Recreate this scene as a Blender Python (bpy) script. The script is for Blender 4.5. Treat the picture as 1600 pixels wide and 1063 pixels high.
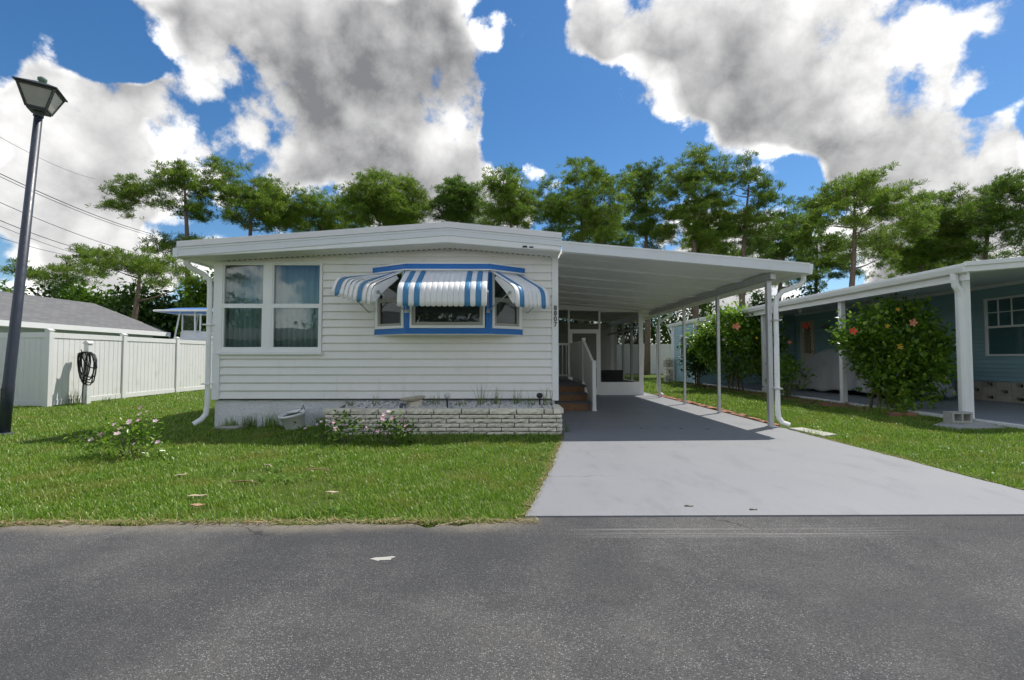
import bpy, math, random
import numpy as np
from mathutils import Vector, Matrix
R = math.radians
scene = bpy.context.scene
for o in list(bpy.data.objects): bpy.data.objects.remove(o)
COL = scene.collection
random.seed(7); RNG = np.random.default_rng(7)

# ---------------------------------------------------------------- camera
cd = bpy.data.cameras.new('camera'); cam = bpy.data.objects.new('camera', cd); COL.objects.link(cam)
cd.sensor_width = 36; cd.lens = 16.875; cd.clip_end = 2000; cd.clip_start = 0.05
cam.location = (0, 0, 1.3); cam.rotation_euler = (R(92.1), 0, -math.atan(8/750))
scene.camera = cam
scene.render.resolution_x = 1024; scene.render.resolution_y = 680

# ---------------------------------------------------------------- node helpers
def nd(t, typ, ins=None, **props):
    n = t.nodes.new(typ)
    for k, v in props.items(): setattr(n, k, v)
    for k, v in (ins or {}).items():
        if isinstance(v, bpy.types.NodeSocket): t.links.new(v, n.inputs[k])
        else: n.inputs[k].default_value = v
    return n
def mth(t, op, a, b=0.0, c=None, clamp=False):
    ins = {0: a, 1: b}
    if c is not None: ins[2] = c
    n = nd(t, 'ShaderNodeMath', ins, operation=op); n.use_clamp = clamp
    return n.outputs[0]
def vec(t, op, a, b=None, s=None):
    n = nd(t, 'ShaderNodeVectorMath', {0: a}, operation=op)
    if b is not None:
        if isinstance(b, bpy.types.NodeSocket): t.links.new(b, n.inputs[1])
        else: n.inputs[1].default_value = b
    if s is not None:
        if isinstance(s, bpy.types.NodeSocket): t.links.new(s, n.inputs['Scale'])
        else: n.inputs['Scale'].default_value = s
    return n.outputs['Value'] if op == 'DOT_PRODUCT' else n.outputs[0]
def mrange(t, v, a, b, c=0.0, d=1.0, smooth=True):
    n = nd(t, 'ShaderNodeMapRange', {0: v, 1: a, 2: b, 3: c, 4: d}, interpolation_type='SMOOTHSTEP' if smooth else 'LINEAR')
    return n.outputs[0]
def mixc(t, f, a, b, blend='MIX'):
    n = nd(t, 'ShaderNodeMix', data_type='RGBA', blend_type=blend)
    for i, v in ((0, f), (6, a), (7, b)):
        if isinstance(v, bpy.types.NodeSocket): t.links.new(v, n.inputs[i])
        elif i == 0: n.inputs[0].default_value = v
        else: n.inputs[i].default_value = (*v[:3], 1)
    return n.outputs[2]
def noi(t, v, scale, detail=6, rough=.55, dist=0, out=0):
    return nd(t, 'ShaderNodeTexNoise', {'Vector': v, 'Scale': scale, 'Detail': detail, 'Roughness': rough, 'Distortion': dist}).outputs[out]

# ---------------------------------------------------------------- sun, sky with cumulus, exposure
SUN = Vector((1.38, 1.08, 2.95)).normalized()
sl = bpy.data.lights.new('sun', 'SUN'); sun = bpy.data.objects.new('sun', sl); COL.objects.link(sun)
sl.energy = 2.7; sl.angle = R(.53); sl.color = (1, .955, .88)
sun.rotation_euler = (-SUN).to_track_quat('-Z', 'Y').to_euler(); sun.location = (20, 20, 50)
w = bpy.data.worlds.new('World'); scene.world = w; w.use_nodes = True; w.cycles.sampling_method = 'NONE'
t = w.node_tree; t.nodes.clear()
sky = nd(t, 'ShaderNodeTexSky', sky_type='NISHITA', sun_disc=False, sun_elevation=math.asin(SUN.z), sun_rotation=math.atan2(SUN.x, SUN.y), altitude=0, air_density=1.0, dust_density=.25, ozone_density=3.0)
hsv = nd(t, 'ShaderNodeHueSaturation', {'Saturation': 1.27, 'Color': sky.outputs[0]})
bg1 = nd(t, 'ShaderNodeBackground', {0: hsv.outputs[0], 1: .065})
dirv = nd(t, 'ShaderNodeTexCoord').outputs['Generated']
wrp = noi(t, dirv, 3.0, 3, .55, 0, 1)
wd = vec(t, 'ADD', dirv, vec(t, 'SCALE', vec(t, 'SUBTRACT', wrp, (.5, .5, .5)), s=.05))
# cloud masses by compass direction (degrees right of north, degrees up), angular radius, weight
MASS = [(-32, 30, 8.6, 1), (-23, 29, 12.2, 1.1), (-13, 27, 12.4, 1.1), (-8, 32, 9.0, 0.9), (-18, 34, 10.6, 0.9), (-7, 20, 10.7, 1.3), (-14, 19, 7.3, 1.01), (-29, 26, 6.5, 0.7), (-2, 16, 6.5, 0.87),
        (8, 35, 8.2, 1), (20, 32, 12.1, 1.1), (31, 30, 12.4, 1.1), (41, 28, 10.7, 1.1), (28, 25, 6.8, 0.9), (39, 21, 8.5, 1.3), (36, 18, 6.5, 1.16), (47, 26, 8.5, 0.9), (-45, 22, 6.5, 1.45),
        (-41, 20, 6.5, 1.16), (-45, 16, 6.5, 1.3), (-37, 19, 6.5, 1.16), (-44, 12, 6.5, 1.3), (-38, 11, 6.5, 1.16), (-27, 19, 6.5, 1.3), (42, 16, 6.5, 1.16), (47, 16, 6.5, 1.3), (37, 14, 6.5, 1.01),
        (26, 11, 10.0, 0.87), (-3, 14, 9.6, 0.87), (44, 7, 6.7, 0.87), (-28, 12, 7.7, 0.72), (5, 25, 9.1, -1.2), (14, 21, 9.0, -0.96), (47, 22, 8, -0.55), (26, 37, 11, 0.9), (14, 38, 10, 0.8),
        (37, 36, 11, 0.9), (33, 23, 7, 0.5), (-30, 36, 9, 0.5), (-43, 28, 7, -0.45), (-38, 25, 7, -0.55), (-32, 22.5, 6.5, -0.5), (-27, 23, 5, -0.3)]
acc = None
for az, el, rad, amp in MASS:
    c = (math.sin(R(az))*math.cos(R(el)), math.cos(R(az))*math.cos(R(el)), math.sin(R(el)))
    m = mrange(t, vec(t, 'DOT_PRODUCT', wd, c), math.cos(R(rad)), math.cos(R(rad*.25)), 0, amp)
    acc = m if acc is None else mth(t, 'ADD', acc, m)
base = mrange(t, noi(t, dirv, 2.3, 2), .40, .62, -.1, .9, False)        # the rest of the sky: the same broken cumulus
infr = mrange(t, vec(t, 'DOT_PRODUCT', dirv, (0, math.cos(R(22)), math.sin(R(22)))), .5, .75)
pile = mrange(t, nd(t, 'ShaderNodeSeparateXYZ', {0: dirv}).outputs[2], .30, .04, 0, .38)    # clouds crowd together towards the horizon
field = mth(t, 'ADD', mth(t, 'ADD', pile, mth(t, 'MINIMUM', mth(t, 'MULTIPLY', acc, .62), 1.0)), mth(t, 'MULTIPLY', base, mth(t, 'SUBTRACT', 1.0, infr)))
wq = vec(t, 'ADD', dirv, vec(t, 'SCALE', vec(t, 'SUBTRACT', wrp, (.5, .5, .5)), s=.03))
f1 = noi(t, wq, 4.2, 11, .62)
f2 = noi(t, vec(t, 'ADD', wq, tuple(SUN*.045)), 4.2, 7, .62)
f3 = noi(t, wq, 2.4, 4, .5)
puff = nd(t, 'ShaderNodeTexVoronoi', {'Vector': wq, 'Scale': 12.0, 'Detail': 1.0, 'Roughness': .6}, feature='F1').outputs[0]
D = mth(t, 'MULTIPLY_ADD', mth(t, 'SUBTRACT', f1, .5), 4.0, field)
D = mth(t, 'MULTIPLY_ADD', mth(t, 'SUBTRACT', .42, puff), .60, D)
alpha = mrange(t, D, .06, .42)
thick = mrange(t, mth(t, 'ADD', mth(t, 'MULTIPLY_ADD', mth(t, 'SUBTRACT', f1, .5), 1.7, field), mth(t, 'MULTIPLY', mth(t, 'SUBTRACT', f3, .5), 1.5)), .12, 1.25)
lit = mth(t, 'MULTIPLY', mth(t, 'SUBTRACT', f1, f2), 3.2)
rough_ = mth(t, 'ADD', lit, mth(t, 'MULTIPLY', mth(t, 'SUBTRACT', .42, puff), .62))
shade = mth(t, 'SUBTRACT', 1.02, mth(t, 'MULTIPLY', thick, .86))
shade = mth(t, 'MULTIPLY_ADD', rough_, mth(t, 'SUBTRACT', 1.0, mth(t, 'MULTIPLY', thick, .72)), shade, clamp=True)
front = mrange(t, vec(t, 'DOT_PRODUCT', dirv, tuple(SUN)), .45, -.3, 0, .45)      # clouds away from the sun, mostly unseen, whitened as if front-lit for fill
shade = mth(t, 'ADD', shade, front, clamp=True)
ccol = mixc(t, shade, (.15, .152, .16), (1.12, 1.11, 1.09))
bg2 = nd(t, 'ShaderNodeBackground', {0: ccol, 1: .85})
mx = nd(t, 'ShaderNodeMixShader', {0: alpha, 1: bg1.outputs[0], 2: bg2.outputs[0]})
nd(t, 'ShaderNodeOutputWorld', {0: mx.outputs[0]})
vs = scene.view_settings; vs.view_transform = 'Standard'; vs.look = 'None'; vs.exposure = 0.94; vs.gamma = 1; vs.use_curve_mapping = False

# ---------------------------------------------------------------- mesh helpers
WO = {}
class B:
    def __init__(s): s.v = []; s.f = []
    def add(s, vs, fs):
        n = len(s.v); s.v += [tuple(p) for p in vs]; s.f += [tuple(n+i for i in f) for f in fs]; return s
    def box(s, x0, x1, y0, y1, z0, z1, fn=None):
        vs = [(x, y, z) for z in (z0, z1) for y in (y0, y1) for x in (x0, x1)]
        if fn: vs = [fn(*p) for p in vs]
        return s.add(vs, [(0,2,3,1), (4,5,7,6), (0,1,5,4), (2,6,7,3), (0,4,6,2), (1,3,7,5)])
    def prism(s, poly, axis, a, b):
        n = len(poly)
        def p3(p, h): return (h, p[0], p[1]) if axis == 'x' else (p[0], h, p[1]) if axis == 'y' else (p[0], p[1], h)
        return s.add([p3(p, a) for p in poly]+[p3(p, b) for p in poly],
                     [tuple(range(n))[::-1], tuple(range(n, 2*n))]+[(i, (i+1) % n, n+(i+1) % n, n+i) for i in range(n)])
    def bar(s, p, q, w, h):
        p, q = Vector(p), Vector(q); d = (q-p).normalized()
        up = Vector((0, 0, 1)) if abs(d.z) < .95 else Vector((0, 1, 0))
        sd = d.cross(up).normalized(); up = sd.cross(d)
        vs = [c+sd*a*w/2+up*b*h/2 for c in (p, q) for b in (-1, 1) for a in (-1, 1)]
        return s.add(vs, [(0,1,3,2), (4,6,7,5), (0,4,5,1), (2,3,7,6), (0,2,6,4), (1,5,7,3)])
    def tube(s, pts, r, n=8, flat=1.0, cap=True):
        pts = [Vector(p) for p in pts]; k = len(pts)
        rs = r if hasattr(r, '__len__') else [r]*k
        vs = []; pu = None
        for i, p in enumerate(pts):
            d = (pts[min(i+1, k-1)]-pts[max(i-1, 0)]).normalized()
            if pu is None: pu = Vector((1, 0, 0)) if abs(d.x) < .8 else Vector((0, 1, 0))
            u = (pu-d*pu.dot(d)).normalized(); pu = u; v = d.cross(u)
            for j in range(n):
                a = 2*math.pi*(j+.5)/n; vs.append(p+(u*math.cos(a)+v*math.sin(a)*flat)*rs[i])
        fs = [(i*n+j, i*n+(j+1) % n, (i+1)*n+(j+1) % n, (i+1)*n+j) for i in range(k-1) for j in range(n)]
        if cap: fs += [tuple(range(n))[::-1], tuple((k-1)*n+j for j in range(n))]
        return s.add(vs, fs)
    def lathe(s, prof, c, n=20, tilt=None):
        vs = []
        for r, z in prof:
            for j in range(n):
                a = 2*math.pi*j/n; p = Vector((r*math.cos(a), r*math.sin(a), z))
                if tilt: p = tilt @ p
                vs.append(p+Vector(c))
        k = len(prof)
        return s.add(vs, [(i*n+j, i*n+(j+1) % n, (i+1)*n+(j+1) % n, (i+1)*n+j) for i in range(k-1) for j in range(n)])

def place(o, origin, parent=None, rotz=0):
    origin = Vector(origin)
    o.location = origin - (WO[parent.name] if parent else Vector())
    if rotz: o.rotation_euler.z = rotz
    if parent: o.parent = parent
    COL.objects.link(o); WO[o.name] = origin
    return o
def obj(name, b, mat, parent=None, smooth=False, bev=0, origin=None, solid=0):
    V = np.array([tuple(p) for p in b.v], float)
    if origin is None:
        lo, hi = V.min(0), V.max(0); origin = ((lo[0]+hi[0])/2, (lo[1]+hi[1])/2, lo[2])
    me = bpy.data.meshes.new(name); me.from_pydata((V-np.array(origin)).tolist(), [], b.f); me.validate()
    me.materials.append(mat)
    if smooth: me.shade_smooth()
    o = bpy.data.objects.new(name, me); place(o, origin, parent)
    if bev:
        m = o.modifiers.new('bevel', 'BEVEL'); m.width = bev; m.segments = 2; m.limit_method = 'ANGLE'
    if solid:
        m = o.modifiers.new('solidify', 'SOLIDIFY'); m.thickness = solid; m.offset = 0
    return o
def mesh_only(name, b, mat, smooth=False):
    me = bpy.data.meshes.new(name); me.from_pydata([tuple(p) for p in b.v], [], b.f); me.materials.append(mat)
    if smooth: me.shade_smooth()
    return me
def inst(name, me, loc, parent=None, rotz=0, scale=None):
    o = bpy.data.objects.new(name, me); place(o, loc, parent, rotz)
    if scale: o.scale = scale
    return o
def tag(o, label=None, cat=None, group=None, kind=None):
    if label: o['label'] = label
    if cat: o['category'] = cat
    if group: o['group'] = group
    if kind: o['kind'] = kind
    return o
def thing(name, label, cat, loc, group=None):
    o = bpy.data.objects.new(name, None); o.empty_display_size = .2; place(o, loc)
    return tag(o, label, cat, group)
def npmesh(name, V, F, mat, parent=None, origin=None, smooth=False):
    V = np.asarray(V, np.float32).reshape(-1, 3); F = np.asarray(F, np.int32)
    if origin is None:
        lo, hi = V.min(0), V.max(0); origin = ((lo[0]+hi[0])/2, (lo[1]+hi[1])/2, lo[2])
    V = V-np.array(origin, np.float32); k = F.shape[1]
    me = bpy.data.meshes.new(name)
    me.vertices.add(len(V)); me.vertices.foreach_set('co', V.ravel())
    me.loops.add(F.size); me.loops.foreach_set('vertex_index', F.ravel())
    me.polygons.add(len(F)); me.polygons.foreach_set('loop_start', np.arange(0, F.size, k, dtype=np.int32)); me.polygons.foreach_set('loop_total', np.full(len(F), k, np.int32))
    me.update(calc_edges=True); me.materials.append(mat)
    if smooth: me.shade_smooth()
    o = bpy.data.objects.new(name, me); place(o, origin, parent)
    return o

# ---------------------------------------------------------------- materials
def mat(name, col, rough=.6, var=.08, scale=3., bump=0, bscale=40., metal=0, rnd=0, dirt=None, spec=.5, bdist=.01, streak=None):
    m = bpy.data.materials.new(name); m.use_nodes = True; t = m.node_tree; t.nodes.clear()
    pos = nd(t, 'ShaderNodeNewGeometry').outputs['Position']
    fac = mrange(t, noi(t, pos, scale, 8, .6), .25, .75, 1-var, 1+var, False)
    if rnd:
        r = nd(t, 'ShaderNodeObjectInfo').outputs['Random']
        fac = mth(t, 'MULTIPLY', fac, mrange(t, r, 0, 1, 1-rnd, 1+rnd, False))
    c = vec(t, 'SCALE', nd(t, 'ShaderNodeRGB').outputs[0], s=fac)
    c.node.inputs[0].links[0].from_node.outputs[0].default_value = (*col, 1)
    if dirt:
        dc, amt, ds, lo = dirt
        f = mth(t, 'MULTIPLY', mrange(t, noi(t, pos, ds, 10, .68), lo, lo+.22), amt)
        c = mixc(t, f, c, dc)
    if streak:
        dc, amt, sx, lo = streak
        sp = vec(t, 'MULTIPLY', pos, (sx, sx, sx*.06))
        f = mth(t, 'MULTIPLY', mrange(t, noi(t, sp, 1.0, 8, .65), lo, lo+.25), amt)
        c = mixc(t, f, c, dc)
    rg = mrange(t, noi(t, pos, scale*3, 4), .3, .7, max(rough-.08, .02), min(rough+.08, 1), False)
    p = nd(t, 'ShaderNodeBsdfPrincipled', {'Base Color': c, 'Roughness': rg, 'Metallic': metal, 'Specular IOR Level': spec})
    if bump:
        bn = nd(t, 'ShaderNodeBump', {'Strength': bump, 'Distance': bdist, 'Height': noi(t, pos, bscale, 6, .6)})
        t.links.new(bn.outputs[0], p.inputs['Normal'])
    nd(t, 'ShaderNodeOutputMaterial', {0: p.outputs[0]})
    return m
def leafmat(name, cols, trans=.35, rough=.5, patch=None, spec=.4):
    m = bpy.data.materials.new(name); m.use_nodes = True; t = m.node_tree; t.nodes.clear()
    g = nd(t, 'ShaderNodeNewGeometry')
    cr = nd(t, 'ShaderNodeValToRGB', {0: g.outputs['Random Per Island']}); e = cr.color_ramp.elements
    while len(e) < len(cols): e.new(.5)
    for i, c in enumerate(cols): e[i].position = i/(len(cols)-1); e[i].color = (*c, 1)
    c = cr.outputs[0]
    if patch:
        pc, sc, amt, lo = patch
        c = mixc(t, mth(t, 'MULTIPLY', mrange(t, noi(t, g.outputs['Position'], sc, 4), lo, lo+.2), amt), c, pc)
    p = nd(t, 'ShaderNodeBsdfPrincipled', {'Base Color': c, 'Roughness': rough, 'Specular IOR Level': spec})
    tr = nd(t, 'ShaderNodeBsdfTranslucent', {0: c})
    mx = nd(t, 'ShaderNodeMixShader', {0: trans, 1: p.outputs[0], 2: tr.outputs[0]})
    nd(t, 'ShaderNodeOutputMaterial', {0: mx.outputs[0]})
    return m
def glassmat(name, tint=(.75, .8, .8), refl=.2):
    m = bpy.data.materials.new(name); m.use_nodes = True; t = m.node_tree; t.nodes.clear()
    pos = nd(t, 'ShaderNodeNewGeometry').outputs['Position']
    bn = nd(t, 'ShaderNodeBump', {'Strength': .06, 'Distance': .02, 'Height': noi(t, pos, 2.2, 2)})
    fr = nd(t, 'ShaderNodeLayerWeight', {'Blend': .5})      # symmetric for both faces of the pane
    f = mth(t, 'ADD', mth(t, 'MULTIPLY', mth(t, 'POWER', fr.outputs['Facing'], 4.0), .8), refl*.5+.02, clamp=True)
    tr = nd(t, 'ShaderNodeBsdfTransparent', {0: (*tint, 1)})
    gl = nd(t, 'ShaderNodeBsdfGlossy', {'Color': (.95, .97, 1, 1), 'Roughness': .015, 'Normal': bn.outputs[0]})
    mx = nd(t, 'ShaderNodeMixShader', {0: f, 1: tr.outputs[0], 2: gl.outputs[0]})
    nd(t, 'ShaderNodeOutputMaterial', {0: mx.outputs[0]})
    return m
def screenmat(name, col, opac):
    m = bpy.data.materials.new(name); m.use_nodes = True; t = m.node_tree; t.nodes.clear()
    df = nd(t, 'ShaderNodeBsdfDiffuse', {0: (*col, 1)}); tr = nd(t, 'ShaderNodeBsdfTransparent', {0: (1, 1, 1, 1)})
    mx = nd(t, 'ShaderNodeMixShader', {0: opac, 1: tr.outputs[0], 2: df.outputs[0]})
    nd(t, 'ShaderNodeOutputMaterial', {0: mx.outputs[0]})
    return m
M = {}
M['siding'] = mat('white_siding', (.86, .84, .79), .45, .035, 2.5, rnd=.025, dirt=((.55, .52, .44), .32, 2.2, .55), streak=((.48, .45, .37), .30, 9, .55))
M['trim'] = mat('white_trim', (.85, .85, .83), .4, .03, 3, dirt=((.5, .49, .44), .22, 5, .58))
M['fascia'] = mat('fascia_paint', (.74, .76, .77), .4, .04, 3, dirt=((.45, .45, .43), .3, 6, .6), streak=((.40, .40, .37), .25, 12, .58))
M['drip'] = mat('roof_edge_paint', (.80, .78, .78), .5, .04, 3, dirt=((.45, .43, .40), .35, 5, .58))
M['soffit'] = mat('soffit_vinyl', (.78, .77, .72), .5, .04, 2)
M['stucco'] = mat('white_stucco', (.74, .74, .74), .85, .05, 4, bump=1.0, bscale=16, bdist=.03, dirt=((.40, .38, .33), .45, 3, .57))
M['blue'] = mat('blue_paint', (.012, .16, .50), .45, .08, 4, dirt=((.03, .22, .5), .4, 9, .58))
M['awn_w'] = mat('awning_white', (.82, .81, .79), .5, .03, 5, dirt=((.5, .48, .42), .35, 9, .56))
M['awn_b'] = mat('awning_blue', (.05, .22, .42), .45, .06, 5, dirt=((.16, .34, .48), .5, 12, .55))
M['alu'] = mat('aluminium', (.50, .51, .52), .42, .06, 6, metal=.55, dirt=((.35, .35, .34), .4, 8, .56))
M['ceil'] = mat('carport_ceiling', (.78, .79, .79), .42, .03, 1.2, dirt=((.60, .60, .58), .3, 1.6, .55))
M['glass'] = glassmat('window_glass', (.78, .84, .83), .07)
M['glass2'] = glassmat('shaded_glass', (.7, .75, .75), .03)
M['curtain'] = mat('sheer_curtain', (.42, .50, .50), .9, .06, 3)
M['blind'] = mat('dark_blind', (.22, .22, .20), .6, .05, 3)
M['room'] = mat('room_wall', (.30, .29, .27), .9, .05, 1)
M['floor'] = mat('room_floor', (.12, .11, .10), .8, .1, 2)
M['black'] = mat('black_plastic', (.015, .015, .016), .5, .1, 5)
M['screen'] = screenmat('insect_screen', (.045, .045, .045), .42)
M['wood'] = mat('stained_wood', (.22, .115, .05), .65, .18, 6, bump=.4, bscale=60, streak=None, dirt=((.10, .05, .025), .6, 14, .52), rnd=.1)
M['tread'] = mat('grey_tread', (.10, .105, .12), .7, .08, 4)
M['vinyl'] = mat('white_vinyl_fence', (.76, .76, .74), .45, .03, 2, rnd=.02, dirt=((.46, .44, .36), .5, 1.6, .54), streak=((.40, .39, .31), .40, 7, .55))
M['post_steel'] = mat('dark_painted_steel', (.028, .036, .055), .42, .12, 5, dirt=((.02, .022, .028), .6, 3.5, .52), spec=.6)
M['lantern'] = mat('lantern_metal', (.028, .033, .028), .5, .15, 9, dirt=((.10, .14, .11), .6, 16, .56))
M['frost'] = mat('frosted_panel', (.36, .35, .31), .5, .08, 5, dirt=((.30, .28, .23), .4, 6, .5))
M['verd'] = mat('weathered_copper', (.12, .19, .15), .7, .15, 20)
M['teal'] = mat('blue_siding', (.30, .47, .515), .5, .05, 2.5, rnd=.03, dirt=((.24, .38, .42), .3, 3, .56))
M['nwhite'] = mat('neighbor_white_trim', (.80, .80, .79), .42, .03, 3, dirt=((.5, .49, .45), .3, 4, .57))
M['ncream'] = mat('cream_door', (.62, .58, .47), .5, .04, 4)
M['tarp'] = mat('grey_tarp', (.38, .39, .40), .72, .07, 3, bump=.35, bscale=22, bdist=.02, dirt=((.17, .17, .17), .4, 2.5, .54))
M['block'] = mat('concrete_block', (.40, .39, .35), .9, .1, 7, bump=.6, bscale=90, rnd=.06, dirt=((.20, .19, .16), .5, 6, .55))
M['tanblock'] = mat('tan_block', (.48, .43, .34), .9, .12, 9, bump=.6, bscale=80, rnd=.12)
M['rubber'] = mat('tyre_rubber', (.02, .02, .02), .8, .1, 9)
M['slabg'] = mat('neighbor_slab_paint', (.26, .28, .31), .55, .06, 1.5, dirt=((.13, .14, .15), .4, 2, .55))
M['brickr'] = mat('red_paver', (.33, .155, .10), .9, .15, 9, bump=.5, bscale=60, rnd=.22, dirt=((.36, .32, .27), .6, 8, .52))
M['bark'] = mat('pine_bark', (.17, .125, .095), .95, .3, 5, bump=.9, bscale=18, bdist=.04, dirt=((.07, .05, .04), .7, 9, .5))
M['stem'] = mat('shrub_stem', (.16, .13, .09), .9, .2, 12)
M['shingle'] = None
# special ground materials
def asphalt():
    m = bpy.data.materials.new('asphalt'); m.use_nodes = True; t = m.node_tree; t.nodes.clear()
    pos = nd(t, 'ShaderNodeNewGeometry').outputs['Position']
    pw = vec(t, 'ADD', pos, vec(t, 'SCALE', noi(t, pos, 1.1, 3, .5, 0, 1), s=.9))
    big = noi(t, pw, .55, 6, .6); mid = noi(t, pos, 2.3, 6, .62); fine = noi(t, pos, 60, 4, .7)
    base = mixc(t, mrange(t, big, .38, .62), (.050, .050, .051), (.092, .089, .085))
    base = mixc(t, mth(t, 'MULTIPLY', mrange(t, mid, .45, .68), .5), base, (.045, .046, .050))
    vo = nd(t, 'ShaderNodeTexVoronoi', {'Vector': pos, 'Scale': 140.0, 'Randomness': 1.0})
    sep = nd(t, 'ShaderNodeSeparateColor', {0: vo.outputs['Color']})
    core = mrange(t, vo.outputs['Distance'], .62, .30)
    wear = mrange(t, mth(t, 'ADD', mth(t, 'MULTIPLY', big, .55), mth(t, 'MULTIPLY', noi(t, pos, 1.3, 8, .65), .45)), .36, .64, .25, .8)
    lightst = mth(t, 'MULTIPLY', mth(t, 'MULTIPLY', mrange(t, sep.outputs[0], .50, .92), core), wear)
    c = mixc(t, lightst, base, (.37, .36, .345))
    darkst = mth(t, 'MULTIPLY', mrange(t, sep.outputs[1], .6, .9), mth(t, 'MULTIPLY', core, .6))
    c = mixc(t, darkst, c, (.022, .022, .023))
    sealed = mrange(t, noi(t, vec(t, 'MULTIPLY', pw, (.7, 1.5, 1)), .75, 5, .55), .57, .66)
    c = mixc(t, mth(t, 'MULTIPLY', sealed, .38), c, (.055, .055, .056))
    # sand washed along the verge, and drag marks along the driveway mouth
    sx = nd(t, 'ShaderNodeSeparateXYZ', {0: pos})
    edge = mth(t, 'ADD', sx.outputs[1], mth(t, 'MULTIPLY', mth(t, 'SUBTRACT', noi(t, pos, 2.0, 6, .6), .5), .35))
    left = mrange(t, sx.outputs[0], .4, -.2)
    c = mixc(t, mth(t, 'MULTIPLY', mth(t, 'MULTIPLY', mrange(t, edge, 3.50, 3.80), left), .65), c, (.30, .26, .19))
    st = noi(t, vec(t, 'MULTIPLY', pos, (.35, 55, 1)), 1.0, 3, .6)
    yb = mth(t, 'MULTIPLY', mrange(t, sx.outputs[1], 3.42, 3.50), mrange(t, sx.outputs[1], 3.72, 3.62))
    xb = mth(t, 'MULTIPLY', mrange(t, sx.outputs[0], .3, .9), mrange(t, sx.outputs[0], 3.2, 2.7))
    c = mixc(t, mth(t, 'MULTIPLY', mth(t, 'MULTIPLY', mth(t, 'MULTIPLY', yb, xb), mrange(t, st, .5, .6)), .4), c, (.34, .33, .31))
    # hairline cracks
    pc = vec(t, 'ADD', pos, vec(t, 'SCALE', noi(t, pos, 3.0, 6, .65, 0, 1), s=.45))
    ve = nd(t, 'ShaderNodeTexVoronoi', {'Vector': pc, 'Scale': .42}, feature='DISTANCE_TO_EDGE').outputs[0]
    cr = mth(t, 'MULTIPLY', mrange(t, ve, .006, .0015), mrange(t, noi(t, pos, .6, 3), .5, .6))
    c = mixc(t, mth(t, 'MULTIPLY', cr, .8), c, (.018, .018, .018))
    h = mth(t, 'ADD', mth(t, 'MULTIPLY', core, mth(t, 'MULTIPLY_ADD', sep.outputs[2], .6, .4)), mth(t, 'MULTIPLY', fine, .5))
    bn = nd(t, 'ShaderNodeBump', {'Strength': .8, 'Distance': .006, 'Height': h})
    p = nd(t, 'ShaderNodeBsdfPrincipled', {'Base Color': c, 'Roughness': .82, 'Normal': bn.outputs[0], 'Specular IOR Level': .4})
    nd(t, 'ShaderNodeOutputMaterial', {0: p.outputs[0]}); return m
def drivepaint():
    m = bpy.data.materials.new('painted_concrete'); m.use_nodes = True; t = m.node_tree; t.nodes.clear()
    pos = nd(t, 'ShaderNodeNewGeometry').outputs['Position']
    sx = nd(t, 'ShaderNodeSeparateXYZ', {0: pos})
    c = mixc(t, noi(t, pos, 1.1, 8, .6), (.205, .210, .224), (.248, .252, .264))
    sm = noi(t, vec(t, 'MULTIPLY', pos, (1.6, .7, 1)), 1.6, 10, .7)
    c = mixc(t, mth(t, 'MULTIPLY', mrange(t, sm, .50, .70), .5), c, (.15, .155, .168))
    c = mixc(t, mth(t, 'MULTIPLY', mrange(t, noi(t, pos, 9, 8, .7), .6, .78), .35), c, (.36, .36, .36))
    sp = noi(t, pos, 26, 4, .6)
    c = mixc(t, mth(t, 'MULTIPLY', mrange(t, sp, .66, .72), .6), c, (.11, .11, .11))
    pc = vec(t, 'ADD', pos, vec(t, 'SCALE', noi(t, pos, 4.0, 6, .65, 0, 1), s=.25))
    ve = nd(t, 'ShaderNodeTexVoronoi', {'Vector': pc, 'Scale': .33}, feature='DISTANCE_TO_EDGE').outputs[0]
    c = mixc(t, mth(t, 'MULTIPLY', mrange(t, ve, .0035, .001), mth(t, 'MULTIPLY', mth(t, 'MULTIPLY', mrange(t, sx.outputs[0], 1.3, .9), mrange(t, sx.outputs[1], 5.6, 5.0)), .85)), c, (.08, .08, .08))
    for tx in (1.75, 1.83):   # faint tyre marks curving in from the road
        xx = mth(t, 'ADD', sx.outputs[0], mth(t, 'MULTIPLY', mth(t, 'POWER', mth(t, 'SUBTRACT', 8.0, sx.outputs[1]), 2.0), -.012))
        d = mth(t, 'ABSOLUTE', mth(t, 'SUBTRACT', xx, tx-.35))
        c = mixc(t, mth(t, 'MULTIPLY', mrange(t, d, .022, .008), .35), c, (.20, .205, .215))
    bn = nd(t, 'ShaderNodeBump', {'Strength': .25, 'Distance': .004, 'Height': noi(t, pos, 70, 6, .7)})
    p = nd(t, 'ShaderNodeBsdfPrincipled', {'Base Color': c, 'Roughness': .55, 'Normal': bn.outputs[0], 'Specular IOR Level': .45})
    nd(t, 'ShaderNodeOutputMaterial', {0: p.outputs[0]}); return m
def soil():
    m = bpy.data.materials.new('lawn_soil'); m.use_nodes = True; t = m.node_tree; t.nodes.clear()
    pos = nd(t, 'ShaderNodeNewGeometry').outputs['Position']
    c = mixc(t, noi(t, pos, 14, 8, .7), (.045, .07, .012), (.10, .15, .025))
    c = mixc(t, mrange(t, noi(t, pos, .9, 6, .6), .54, .70, 0, .6), c, (.11, .095, .045))
    bn = nd(t, 'ShaderNodeBump', {'Strength': .8, 'Distance': .03, 'Height': noi(t, pos, 40, 6, .7)})
    p = nd(t, 'ShaderNodeBsdfPrincipled', {'Base Color': c, 'Roughness': .95, 'Normal': bn.outputs[0], 'Specular IOR Level': .15})
    nd(t, 'ShaderNodeOutputMaterial', {0: p.outputs[0]}); return m
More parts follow.
